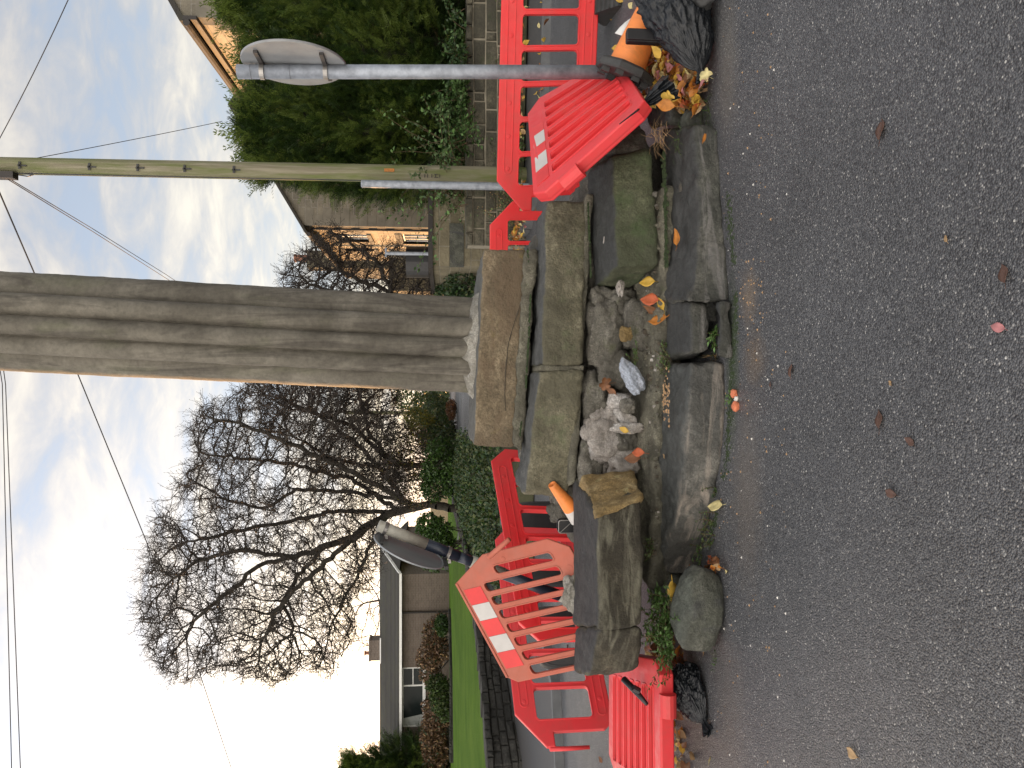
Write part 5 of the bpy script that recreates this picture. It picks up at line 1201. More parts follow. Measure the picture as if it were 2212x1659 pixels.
    for bx in (((a_.x, y0, b_.z), (b_.x, y0+.08, b_.z+fw)), ((a_.x, y0, a_.z-fw), (b_.x, y0+.08, a_.z)), ((a_.x, y0, b_.z+fw), (a_.x+fw, y0+.08, a_.z-fw)), ((b_.x-fw, y0, b_.z+fw), (b_.x, y0+.08, a_.z-fw))): wf.box(*bx)
    xm = a_.x+(b_.x-a_.x)*.69; wf.box((xm-.035, y0-.004, b_.z+fw), (xm+.035, y0+.07, a_.z-fw)); wf.box((xm+.035, y0-.002, (a_.z+b_.z)/2-.02), (b_.x-fw, y0+.07, (a_.z+b_.z)/2+.02))
    win = wf.build('window', M['white_paint'], root)
    mb = MB(); mb.box((a_.x+.01, y0+.04, b_.z+.01), (b_.x-.01, y0+.05, a_.z-.01)); mb.build('pane', M['glass'], win)
    mb = MB(); 
    V = []; n = 16
    for k in range(n+1): V += [(a_.x+fw+.01+k*.03, y0+.031+.006*math.sin(k*2.2), b_.z+fw), (a_.x+fw+.01+k*.02, y0+.031+.006*math.sin(k*2.2), a_.z-fw)]
    mb.add(V, [(2*k, 2*k+2, 2*k+3, 2*k+1) for k in range(n)]); mb.build('curtain', M['curtain'], win)
    mb = MB(); mb.box((a_.x-.08, Yh-.08, b_.z-.07), (b_.x+.08, Yh+.06, b_.z-.002)); mb.build('sill', M['white_paint'], win)
    # second window far left and small one on the set back end
    for (p0, p1, yy) in ((P(905,1720,Yh), P(935,1622,Yh), Yh-.02), (P(886,1238,Yh+2.2), P(918,1222,Yh+2.2), Yh+2.16)):
        wf = MB(); wf.box((p0.x, yy-.03, p1.z), (p1.x, yy+.06, p1.z+.07)); wf.box((p0.x, yy-.03, p0.z-.07), (p1.x, yy+.06, p0.z)); wf.box((p0.x, yy-.03, p1.z+.07), (p0.x+.06, yy+.06, p0.z-.07)); wf.box((p1.x-.06, yy-.03, p1.z+.07), (p1.x, yy+.06, p0.z-.07))
        wn_ = wf.build('window', M['white_paint'], root); mb = MB(); mb.box((p0.x+.05, yy+.0, p1.z+.05), (p1.x-.05, yy+.01, p0.z-.05)); mb.build('pane', M['glass'], wn_)
    mb = MB(); xd = P(900,1322,Yh).x; mb.tube([(xd, Yh-.07, zg), (xd, Yh-.07, ze-.1)], .045, 8); mb.build('downpipe', M['dark_wood'], root)
house_left()
def house_b():
    """stone house with its gable to the street, side wall catching the low sun"""
    Yb = 26.0*1.06; xl = P(700,487,Yb).x; ze = P(655,487,Yb).z; ap = P(500,228,Yb); hw = ap.x-xl; zg = .9; xr = xl+2*hw
    root = thing('stone_house', 'two storey stone house with a plain gable and an orange sunlit side wall', 'house', (xl, Yb, zg))
    L_ = 9.0; y1 = Yb+L_; sl_ = .22
    mb = MB(); V = [(xl, Yb, zg), (xr, Yb, zg), (xr, Yb, ze), (ap.x, Yb, ap.z), (xl, Yb, ze)]; Vb = [(p[0], y1, p[2]) for p in V]
    mb.add(V+Vb, [(0,1,2,3,4), (9,8,7,6,5), (1,6,7,2)], 0)
    # side wall facing the sun with openings left for windows
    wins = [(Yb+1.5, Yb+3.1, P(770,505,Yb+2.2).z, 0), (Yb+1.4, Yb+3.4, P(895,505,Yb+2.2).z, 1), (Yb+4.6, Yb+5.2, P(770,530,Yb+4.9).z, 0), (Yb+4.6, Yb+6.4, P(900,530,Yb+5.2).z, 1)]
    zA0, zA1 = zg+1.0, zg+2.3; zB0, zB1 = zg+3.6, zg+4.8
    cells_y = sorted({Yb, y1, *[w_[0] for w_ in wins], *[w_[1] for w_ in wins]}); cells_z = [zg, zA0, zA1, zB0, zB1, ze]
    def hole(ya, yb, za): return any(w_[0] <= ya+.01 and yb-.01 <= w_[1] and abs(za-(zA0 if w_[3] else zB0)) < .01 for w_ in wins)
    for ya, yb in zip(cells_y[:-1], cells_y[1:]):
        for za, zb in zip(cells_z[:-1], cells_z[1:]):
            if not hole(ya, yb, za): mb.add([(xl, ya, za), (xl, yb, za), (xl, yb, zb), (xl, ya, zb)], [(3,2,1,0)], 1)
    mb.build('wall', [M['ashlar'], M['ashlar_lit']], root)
    for k, (ya, yb, _, low) in enumerate(wins):
        z0, z1 = (zA0, zA1) if low else (zB0, zB1); wf = MB(); x_ = xl+.12
        wf.box((x_-.02, ya, z0), (x_+.05, yb, z0+.06)); wf.box((x_-.02, ya, z1-.06), (x_+.05, yb, z1)); nb = max(2, int((yb-ya)/.42))
        for q in range(nb+1): yy = ya+(yb-ya)*q/nb; wf.box((x_-.015, max(ya, yy-.035), z0+.06), (x_+.045, min(yb, yy+.035), z1-.06))
        wn_ = wf.build('window', M['white_paint'], root); mb = MB(); mb.box((x_+.05, ya, z0), (x_+.06, yb, z1)); mb.build('pane', M['glass'], wn_)
        mb = MB(); mb.box((xl-.03, ya-.15, z1), (xl+.14, yb+.15, z1+.26)); mb.build('lintel', M['quoin'], root); mb = MB(); mb.box((xl-.06, ya-.1, z0-.16), (xl+.14, yb+.1, z0)); mb.build('sill', M['quoin'], root)
    # quoins at the corner
    mb = MB(); z = zg; k = 0
    while z < ze-.3:
        mb.box((xl-.012, Yb-.012, z+.006), (xl+(.62 if k % 2 else .38), Yb+(.30 if k % 2 else .5), z+.30)); z += .31; k += 1
    mb.build('quoins', M['quoin'], root)
    rf = MB(); o_ = .12
    for sx in (-1, 1):
        xa = ap.x + sx*(hw+.30); za = ze - .30*(ap.z-ze)/hw
        V = [(ap.x, Yb-o_, ap.z+.10), (xa, Yb-o_, za+.10), (xa, y1+o_, za+.10), (ap.x, y1+o_, ap.z+.10)]; rf.add(V+[(p[0], p[1], p[2]-.10) for p in V], [(0,1,2,3),(7,6,5,4),(0,4,5,1),(1,5,6,2),(2,6,7,3),(3,7,4,0)] )
    roof = rf.build('roof', M['roof'], root)
    mb = MB(); xa = xl-.34; za = ze-.20; mb.tube([(xa, Yb-.15, za), (xa, y1, za)], .075, 8); mb.build('gutter', M['dark_wood'], root)
    mb = MB(); mb.tube([(xl-.06, Yb+.35, zg), (xl-.06, Yb+.35, za), (xa, Yb+.35, za)], .045, 8); mb.build('downpipe', M['dark_wood'], root)
    # cross wing with the chimney
    ww = thing('stone_cottage', 'darker stone wing with a chimney behind the hawthorn, left of the sunlit wall', 'house', (xl-1.3, y1, zg))
    p0 = P(672,545,y1+.3); p1 = P(672,578,y1+.3)
    mb = MB(); mb.box((p1.x, y1-.8, zg), (xl+1.2, y1+4, P(720,560,y1-.8).z)); mb.build('wall', M['ashlar'], ww)
    mb = MB(); pa = P(662,540,y1-1); pb_ = P(662,577,y1-1); mb.box((pb_.x, y1-.9, 3), (pa.x, y1+.1, pa.z)); mb.build('chimney', M['outbuilding'], ww)
    mb = MB(); q = P(662,558,y1-.5); mb.tube([(q.x, q.y, q.z-.1), (q.x, q.y, q.z+.5)], [.17,.14], 12); mb.tube([(q.x, q.y, q.z+.45), (q.x, q.y, q.z+.55)], .19, 12); mb.build('chimney_pot', M['terracotta'], ww)
    # lower outshut further left
    p0 = P(838,560,y1-2); p1 = P(838,628,y1-2); lo = thing('stone_shed', 'low dark stone lean-to behind the hawthorn', 'shed', (p1.x, y1-2, zg))
    mb = MB(); mb.box((p1.x, y1-2, zg), (p0.x+1.2, y1+1, p1.z-.2)); mb.build('wall', M['outbuilding'], lo); mb = MB(); mb.box((p1.x-.15, y1-2.15, p1.z-.2), (p0.x+1.2, y1+1.1, p1.z-.05)); mb.build('roof', M['roof'], lo)
house_b()
def house_a():
    Ya = 14.9*1.12; c_ = P(395,35,Ya); xl = c_.x; ze = c_.z; zg = .7; y1 = Ya+9.5; w_ = 7.0; zr = ze+1.95
    root = thing('stone_house', 'tall coursed stone house at the right with dark eaves, half hidden by conifers', 'house', (xl, Ya, zg))
    mb = MB(); V = [(xl, Ya, zg), (xl+w_, Ya, zg), (xl+w_, Ya, ze), (xl+w_/2, Ya, zr), (xl, Ya, ze)]
    mb.add(V+[(p[0], y1, p[2]) for p in V], [(0,1,2,3,4), (9,8,7,6,5), (1,6,7,2)], 0)
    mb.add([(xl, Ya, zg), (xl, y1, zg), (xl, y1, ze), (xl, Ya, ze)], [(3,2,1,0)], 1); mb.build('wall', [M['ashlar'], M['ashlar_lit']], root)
    mb = MB(); z = zg; k = 0
    while z < ze-.35:
        mb.box((xl-.014, Ya-.014, z+.006), (xl+(.62 if k % 2 else .38), Ya+(.34 if k % 2 else .56), z+.33)); z += .34; k += 1
    mb.build('quoins', M['quoin'], root)
    rf = MB(); sl_ = (zr-ze)/(w_/2)
    for sx in (-1, 1):
        xa = xl+w_/2 + sx*(w_/2+.12); za = ze-.12*sl_
        V = [(xl+w_/2, Ya-.06, zr+.12), (xa, Ya-.06, za+.12), (xa, y1+.3, za+.12), (xl+w_/2, y1+.3, zr+.12)]; rf.add(V+[(p[0], p[1], p[2]-.12) for p in V], [(0,1,2,3),(7,6,5,4),(0,4,5,1),(1,5,6,2),(2,6,7,3),(3,7,4,0)])
    rf.build('roof', M['roof'], root)
    mb = MB(); xa = xl-.17; za = ze-.10; mb.tube([(xa, Ya-.1, za), (xa, y1+.3, za)], .075, 8); mb.box((xl-.10, Ya-.08, ze-.30), (xl-.016, y1+.2, ze-.02)); mb.build('gutter', M['dark_wood'], root)
house_a()
def outbuilding():
    Yo = 14.2; a_ = P(935,485,Yo); b_ = P(935,574,Yo); zg = .4
    root = thing('stone_outbuilding', 'low stone outbuilding with a flat black coping beside the garden wall', 'outbuilding', (b_.x, Yo, zg))
    mb = MB(); mb.box((b_.x, Yo, zg-.3), (a_.x+2.2, Yo+4, a_.z)); mb.build('wall', M['outbuilding'], root)
    mb = MB(); mb.box((b_.x-.05, Yo-.06, a_.z), (a_.x+2.2, Yo+4.05, a_.z+.085)); mb.build('coping', M['dark_wood'], root)
    mb = MB(); q = P(990,530,Yo); mb.box((q.x-.40, Yo-.02, q.z-.10), (q.x+.40, Yo+.02, q.z+.16)); mb.build('lintel', M['boulder'], root)
    mb = MB(); q = P(832,543,Yo); mb.tube([(q.x, Yo+.2, a_.z+.08), (q.x, Yo+.2, q.z)], .035, 8); mb.tube([(q.x-.07, Yo+.2, q.z), (q.x+.10, Yo+.2, q.z)], .02, 6); mb.build('vent_pipe', M['galv'], root)
    # low black tank on the flat roof
    mb = MB(); q = P(905,520,Yo+.6); mb.tube([(q.x-.38, Yo+.8, a_.z+.09), (q.x-.38, Yo+.8, a_.z+.52)], .30, 20); tag(mb.build('water_butt', M['black_plastic']), 'black water butt standing on the flat coping of the outbuilding', 'water butt')
outbuilding()

# ---------------------------------------------------------------- poles and wires
def telegraph():
    Y_ = 12.6; b_ = P(1150, 381, Y_); b_.z = .15; t_ = P(-40, 357, Y_); root = thing('telegraph_pole', 'green stained wooden telegraph pole rising in front of the conifers', 'telegraph pole', b_)
    mb = MB(); n = 40; pts = [b_.lerp(t_, k/n) for k in range(n+1)]; mb.tube(pts, [.145-.013*k/n for k in range(n+1)], 22); mb.build('pole_shaft', M['pole'], root, smooth=True)
    for k, (x, side) in enumerate(((48, 0), (190, 1), (290, 0), (388, 1), (492, 0))):
        f_ = (x+40)/1190; q = t_.lerp(b_, f_); mb = MB(); s_ = -.03
        mb.tube([q+Vector((s_, -.13, 0)), q+Vector((s_, -.19, 0))], .011, 6); mb.bar(q+Vector((s_-.05, -.145, 0)), q+Vector((s_+.06, -.145, 0)), .012, .035); mb.bar(q+Vector((s_, -.145, -.10)), q+Vector((s_, -.145, .03)), .02, .012); mb.build('step_bracket', M['rubber'], root)
    mb = MB(); q = P(18, 376, Y_-.02); mb.box((q.x-.10, q.y-.18, q.z-.16), (q.x+.0, q.y-.02, q.z+.45)); mb.build('junction_box', M['dark_wood'], root)
    mb = MB(); mb.tube([P(40,378,Y_-.15), P(60,381,Y_-.2), P(72,378,Y_-.2), P(50,375,Y_-.2), P(70,374,Y_-.2)], .010, 5); mb.build('cable_loops', M['black_plastic'], root)
    q = P(845, 373, Y_); mb = MB(); mb.box((q.x-.025, q.y-.152, q.z-.06), (q.x+.025, q.y-.142, q.z+.10)); mb.build('tag_plate', M['lf_orange'], root)
    # branded strokes low on the pole
    mb = MB()
    for x in (918, 924, 933, 941, 950):
        q = P(x, 384, Y_); mb.box((q.x-.035, q.y-.148, q.z-.006), (q.x+.02, q.y-.139, q.z+.006))
    for dx in (-.035, .015): q = P(934, 384, Y_); mb.box((q.x+dx, q.y-.1475, q.z-.10), (q.x+dx+.008, q.y-.139, q.z-.03))
    mb.build('branded_marks', M['dark_wood'], root)
    mb = MB(); mb.tube([pts[0]+Vector((-.135,-.05,0)), pts[20]+Vector((-.132,-.05,0)), pts[-1]+Vector((-.126,-.05,0))], .010, 6); mb.build('earth_cable', M['black_plastic'], root)
telegraph()
q = P(783, 397, 12.3); g_ = P(1140, 404, 12.3); g_.z = .15
mb = MB(); mb.tube([g_, q], .062, 20); mb.tube([q-Vector((0,0,.001)), q+Vector((0,0,.02))], [.066,.05], 20)
o = mb.build('grey_post', M['galv']); tag(o, 'plain grey steel post close beside the telegraph pole', 'post')
q0 = P(745, 891, 42); g_ = P(945, 893, 42); mb = MB(); mb.tube([g_, q0], [.11,.09], 10); tag(mb.build('telegraph_pole', M['pole']), 'distant thin brown pole above the hedges, just left of the column', 'telegraph pole')
def wire(label, pts, sag=0.0, r=.007):
    q = [P(*p) for p in pts]; out_ = []
    for a_, b_ in zip(q[:-1], q[1:]):
        for k in range(12): t = k/12; out_.append(a_.lerp(b_, t) - Vector((0,0,sag*4*t*(1-t))))
    out_.append(q[-1]); mb = MB(); mb.tube(out_, r, 6); tag(mb.build('overhead_wire', M['dark_wood']), label, 'wire', 'overhead wires')
wire('thin overhead wire crossing the sky at the top right of the scene', [(-30, 352, 12.5), (147, 0, 11), (190, -90, 10.6)], .03)
wire('wire running down from the telegraph pole to the near stone house', [(60, 345, 12.55), (480, 262, 16.8)], .05, .006)
wire('upper of the two close wires running from the pole behind the column', [(18, 388, 12.5), (200, 500, 18), (357, 600, 24), (420, 640, 27)], .0, .008)
wire('lower of the two close wires running from the pole behind the column', [(20, 386, 12.5), (200, 494, 18), (357, 592, 24), (420, 634, 27)], .0, .008)
wire('long wire slanting down across the sky behind the column', [(-20, 372, 12.5), (72, 585, 15), (130, 720, 17), (170, 813, 18), (300, 1130, 21), (430, 1450, 24), (500, 1660, 26), (540, 1760, 27)], .0, .014)
wire('upper wire of the pair high in the sky left of the column', [(-25, 640, 11), (5, 830, 11), (25, 1659, 10), (30, 1800, 10)], 0, .006)
wire('lower wire of the pair high in the sky left of the column', [(-15, 640, 11), (12, 830, 11), (44, 1659, 10), (50, 1800, 10)], 0, .006)

# ---------------------------------------------------------------- leafy masses
def leafquad(fold=.15):
    return np.array([(-.5,0,0),(-.1,-.27,fold*.5),(.5,0,-.05),(-.1,.27,fold*.5)]), np.array([(0,1,2,3)])
LQ, LQF = leafquad()
def blob_points(centres, n, shell=.55):
    """points in a union of ellipsoids, crowding to their skins"""
    C = np.array([c[:3] for c in centres]); Rr_ = np.array([c[3:6] for c in centres]); vol = (Rr_.prod(1))**.67; k = rng.choice(len(C), n, p=vol/vol.sum())
    d = rng.normal(size=(n, 3)); d /= np.linalg.norm(d, axis=1)[:, None]; rr = shell+(1-shell)*rng.random(n)**.6
    wob = np.array([noise.noise(Vector(C[i])+Vector(q)*2.3) for i, q in zip(k, d)])
    return C[k] + d*Rr_[k]*(rr*(1+.28*wob))[:, None], d
def shrub(name, label, cat, centres, n, size, mats, wts=None, stems=14, base=None, group=None, zmin=None, stiff=.0):
    pos, d = blob_points(centres, n)
    if zmin is not None: pos = pos[pos[:, 2] > zmin]; d = d[:len(pos)]
    n = len(pos); D = rng.normal(size=(n, 3)) + d*.9 + np.array([0,0,stiff]); V, F_ = instance_np(LQ, LQF, pos, frames(D, rng.normal(size=n)*1.2), rng.uniform(.6, 1.35, n)*size)
    c0 = np.array(base if base is not None else [centres[0][0], centres[0][1], min(c[2]-c[5] for c in centres)])
    root = thing(name, label, cat, tuple(c0), group)
    np_mesh('foliage', V, F_, [M[m_] for m_ in mats], rng.choice(len(mats), n, p=wts), parent=root)
    mb = MB()
    for k in range(stems):
        c = centres[rng.integers(len(centres))]; e_ = Vector((c[0]+rng.normal()*c[3]*.5, c[1]+rng.normal()*c[4]*.5, c[2]+rng.uniform(-.1,.7)*c[5])); s_ = Vector(c0)+Vector((rng.normal()*.08+ (c[0]-c0[0])*.6, rng.normal()*.08+(c[1]-c0[1])*.6, 0)); m_ = s_.lerp(e_, .5)+Vector((rng.normal()*.08, rng.normal()*.08, .05))
        mb.tube([s_, m_, e_], [.018*max(1, c[5]), .012*max(1, c[5]), .004], 5)
    mb.build('stems', M['bark'], root); return root
def pc(x, y, Y_, rx, ry, rz): q = P(x, y, Y_); return (q.x, q.y, q.z, rx, ry, rz)
# bright laurels in front of the big tree
shrub('laurel_bush', 'bright green rounded laurel bush behind the leaning banded post', 'bush', [pc(945,1160,20,.52,.5,.40), pc(935,1200,20,.40,.4,.42), pc(925,1135,20.3,.35,.4,.35), pc(960,1185,19.9,.5,.4,.3)], 5200, .085, ['laurel','laurel2'], [.72,.28], base=(P(985,1165,20).x, 20, 1.15))
shrub('laurel_bush', 'green laurel hedge just left of the plinth above the dark bank', 'bush', [pc(950,1000,21,.5,.5,.48), pc(940,1050,21,.45,.5,.40), pc(955,970,21.5,.35,.4,.40), pc(975,1030,20.8,.6,.5,.3), pc(930,1025,21,.3,.3,.3)], 6200, .085, ['laurel','laurel2','con2'], [.5,.35,.15], base=(P(990,1010,21).x, 21, 1.1))
shrub('ivy_bank', 'dark ivy covered bank below the laurel hedge, behind the red barrier', 'hedge', [(-2.5,16.5,.55,1.1,3.4,.55), (-2.3,18.5,.75,.9,2.0,.55), pc(1030,1010,18.5,.8,.5,.38), pc(1045,1060,18,.6,.5,.32), pc(1015,970,19,.5,.4,.35), pc(1060,1090,17.5,.45,.4,.22), pc(1068,1060,16.3,.5,.5,.28), pc(1078,1110,15.2,.4,.5,.25), pc(1085,1000,16,.9,.5,.3), pc(1090,1060,14.6,.5,.4,.22), pc(1060,1130,16.2,.4,.4,.22), pc(1000,1000,20,.9,.4,.3), pc(1040,960,18.5,.5,.4,.25)], 11000, .08, ['ivy','laurel2','grassy'], [.5,.2,.3], zmin=.3, base=(P(1070,1020,18.5).x, 18.5, .75))
shrub('ground_ivy', 'low ivy and rough grass covering the bank behind the left barriers', 'ground cover', [(-2.3, y_, gz(y_)+.42, 1.15, .9, .22) for y_ in (13.4,14.4,15.4,16.4,17.4,18.4,19.4)] + [(-3.0, y_, gz(y_)+.36, .9, .8, .22) for y_ in (14.0,15.5,17,18.5)], 15000, .085, ['ivy','laurel2','grassy','con1'], [.38,.2,.32,.1], stems=4, base=(-2.5, 16, .6))
shrub('rough_bank', 'rough grassy bank climbing over the end of the dark retaining wall', 'grass bank', [pc(1030,1095,17.6,.35,.6,.24), pc(1048,1090,16.8,.35,.6,.20), pc(1065,1120,16.0,.3,.5,.12)], 2600, .09, ['grassy','ivy'], [.7,.3], zmin=.2, stiff=1.6, base=(P(1075,1100,16.8).x, 16.8, .5))
shrub('yellow_shrub', 'thin yellow and olive shrub above the far road, left of the column', 'bush', [pc(915,925,30,.55,.5,.75), pc(900,905,31,.5,.5,.6), pc(930,945,30,.5,.4,.5)], 3400, .10, ['yellow','grassy','con3'], [.55,.3,.15], base=(P(980,925,30).x, 30, 1.0))
shrub('mixed_hedge', 'olive green hedge along the far road beside the thin brown pole', 'hedge', [pc(940,905,33,1.2,.8,.7), pc(925,880,36,.8,.8,1.0), pc(960,930,30,1.0,.7,.45), pc(965,960,27,.7,.6,.35), pc(935,950,29,.6,.5,.6)], 9000, .11, ['grassy','ivy','laurel2','con1'], [.3,.3,.2,.2], base=(P(985,920,32).x, 32, 1.0))
shrub('far_bushes', 'dark green bushes at the end of the far road, close to the column', 'bush', [pc(905,858,60,2.2,2,1.9), pc(900,835,64,2.4,2,2.6), pc(930,845,55,3,2,1.2), pc(945,870,50,1.6,1.5,.9)], 6000, .22, ['laurel2','con1','grassy'], [.5,.3,.2], base=(P(970,850,60).x, 60, 1.3))
shrub('reddish_shrub', 'small russet shrub beside the far road at the foot of the hedge', 'bush', [pc(975,885,29,.4,.4,.2)], 700, .10, ['brownflower','lf_brown'], [.6,.4], stems=6)
shrub('bramble_thicket', 'brown twiggy thicket round the foot of the bare trees', 'thicket', [pc(880,1010,23.5,.9,.7,.7), pc(865,965,24.5,.8,.7,.7), pc(895,1060,23,.6,.6,.6), pc(900,980,24,.9,.6,.5), pc(850,1030,24,.6,.6,.8)], 5200, .075, ['brownflower','bark','grassy','yellow'], [.45,.35,.14,.06], stems=60, base=(P(985,1010,23.5).x, 23.5, 1.15))
# in front of the bungalow
Yf = 33.5
shrub('hydrangea', 'brown faded hydrangea right of the bungalow window', 'bush', [pc(935,1375,Yf,.75,.6,.50), pc(945,1400,Yf,.7,.6,.55), pc(925,1420,Yf,.6,.6,.55), pc(930,1450,Yf+.3,.7,.5,.5), pc(950,1350,Yf,.6,.5,.4)], 4200, .13, ['brownflower','ivy','lf_tan'], [.8,.1,.1], base=(P(975,1395,Yf).x, Yf, 1.35))
shrub('hydrangea', 'brown faded hydrangea under the left half of the bungalow window', 'bush', [pc(935,1590,Yf,.9,.6,.62), pc(940,1630,Yf,.8,.6,.6), pc(950,1555,Yf,.5,.5,.45), pc(935,1530,Yf+.3,.7,.4,.5)], 4800, .13, ['brownflower','ivy','lf_tan'], [.8,.1,.1], base=(P(975,1590,Yf).x, Yf, 1.3))
shrub('green_shrub', 'dark green shrub under the middle of the bungalow window', 'bush', [pc(955,1505,Yf-.6,.75,.6,.55), pc(965,1530,Yf-.8,.6,.5,.4), pc(945,1480,Yf-.5,.5,.5,.5)], 4200, .11, ['con1','con2','grassy'], [.45,.35,.2], base=(P(985,1510,Yf).x, Yf-.6, 1.3))
shrub('green_shrub', 'small green bush at the right end of the brown hydrangeas', 'bush', [pc(955,1350,Yf-.6,.45,.5,.30)], 1400, .11, ['laurel2','con1'], [.6,.4], base=(P(975,1350,Yf).x, Yf-.6, 1.35))
laid_wall('rockery_wall', [(-14.5, 29.5, 1.0, 1.42), (-11.4, 30.5, 1.05, 1.40), (-9.6, 33, 1.1, 1.45)], 'low dark rockery wall across the lawn below the bungalow window', [M['wall_dark'], M['dark_joint']], 3, .28, .02, seed=8)
# small green growth on the right
shrub('ivy_hedge', 'dark green hedge at the end of the outbuilding, right of the column', 'hedge', [pc(1000,620,15.5,.45,.6,.38), pc(985,660,16.5,.5,.6,.4), pc(1010,700,18,.9,.8,.4), pc(970,640,16.8,.35,.5,.35)], 6000, .08, ['ivy','laurel2','grassy'], [.5,.3,.2], zmin=.3, base=(P(1060,650,16).x, 16, .5))
def arching(name, label, roots, n, length, leafsize, mats, cat='climber', r=.006, droop=.5, up=.8, dens=9):
    root = thing(name, label, cat, tuple(roots[0])); mb = MB(); pos = []; D = []
    for k in range(n):
        s_ = Vector(roots[k % len(roots)]) + Vector((rng.normal()*.12, rng.normal()*.08, rng.normal()*.05)); d = Vector((rng.normal()*.6, -.25+rng.normal()*.3, up+rng.random()*.4)).normalized(); L_ = length*rng.uniform(.5, 1.2); m_ = 9; pts = [s_]
        for q in range(m_): d = (d + Vector((rng.normal()*.14, rng.normal()*.14, -droop/m_*1.6))).normalized(); pts.append(pts[-1]+d*L_/m_)
        mb.tube(pts, [r*(1-.7*q/m_) for q in range(m_+1)], 5)
        for q in range(2, m_+1):
            for _ in range(dens):
                pos.append(pts[q].lerp(pts[q-1], rng.random()) + Vector((rng.normal()*.03, rng.normal()*.03, rng.normal()*.03))); D.append((rng.normal(), rng.normal(), rng.normal()*.6))
    mb.build('stems', M['stem'], root); pos = np.array([tuple(p) for p in pos]); nn = len(pos)
    V, F_ = instance_np(LQ, LQF, pos, frames(np.array(D), rng.normal(size=nn)), rng.uniform(.6, 1.3, nn)*leafsize)
    np_mesh('foliage', V, F_, [M[m_] for m_ in mats], rng.choice(len(mats), nn), parent=root); return root
arching('climbing_rose', 'loose leafy rose spilling over the garden wall beside the telegraph pole', [P(1000,y,12.9) for y in (345,365,320,300,410,390,430)], 34, 1.5, .075, ['rose','rose','weed','laurel2'], droop=.55, dens=4)
arching('climbing_rose', 'leafy rose shoots on the garden wall left of the sign post', [P(1015,y,12.9) for y in (190,215,240,265,170,285)], 34, .8, .075, ['rose','weed','laurel2'], droop=.9, dens=7)
arching('climbing_rose', 'short leafy shoots hanging over the wall behind the round sign', [P(1010,y,12.9) for y in (120,60,95,150)], 14, .75, .08, ['ivy','laurel2','rose'], droop=.7, dens=6)
arching('dry_grass', 'dry straggly grass tuft at the foot of the garden wall behind the barrier hinge', [P(1120,y,12.7) for y in (440,460,480,430)], 60, .75, .03, ['grassy','lf_tan','weed'], cat='grass', r=.004, droop=.9, dens=3)
arching('dry_grass', 'rough grass along the wall foot seen through the right barrier', [(x, 12.55, .35) for x in (3.2, 4.2, 5.2, 6.0, 3.8)], 70, .5, .04, ['grassy','weed'], cat='grass', r=.004, droop=.9, dens=5)

# conifers
def spray_template(seed):
    r_ = np.random.default_rng(seed); V = []; F_ = []
    def blade(p, d, w_, l_):
        p = np.array(p); d = np.array(d)/np.linalg.norm(d); s_ = np.cross(d, [0.2,0,1]); s_ /= np.linalg.norm(s_); b = len(V)
        w_ = w_*.8; V.extend([p - s_*w_*.4, p + d*l_*.45 - s_*w_, p + d*l_, p + d*l_*.45 + s_*w_]); F_.append((b, b+1, b+2, b+3))
    for k in range(9):
        t = k/8; x = t*1.0; ax = np.array([x, 0, -.25*t*t]); 
        for s_ in (-1, 1):
            l_ = .40*(1-.65*t)*r_.uniform(.7, 1.25); blade(ax, [.75, s_*r_.uniform(.5,.9), r_.normal()*.25-.1], .026, l_)
            if k % 2 == 0: q = ax+np.array([.5, s_*.45, -.05])*l_*.7; blade(q, [.9, s_*.15, r_.normal()*.3], .022, l_*.6)
    blade([0,0,0], [1,0,-.12], .02, 1.05); return np.array(V), np.array(F_)
SPR = [spray_template(k) for k in range(3)]
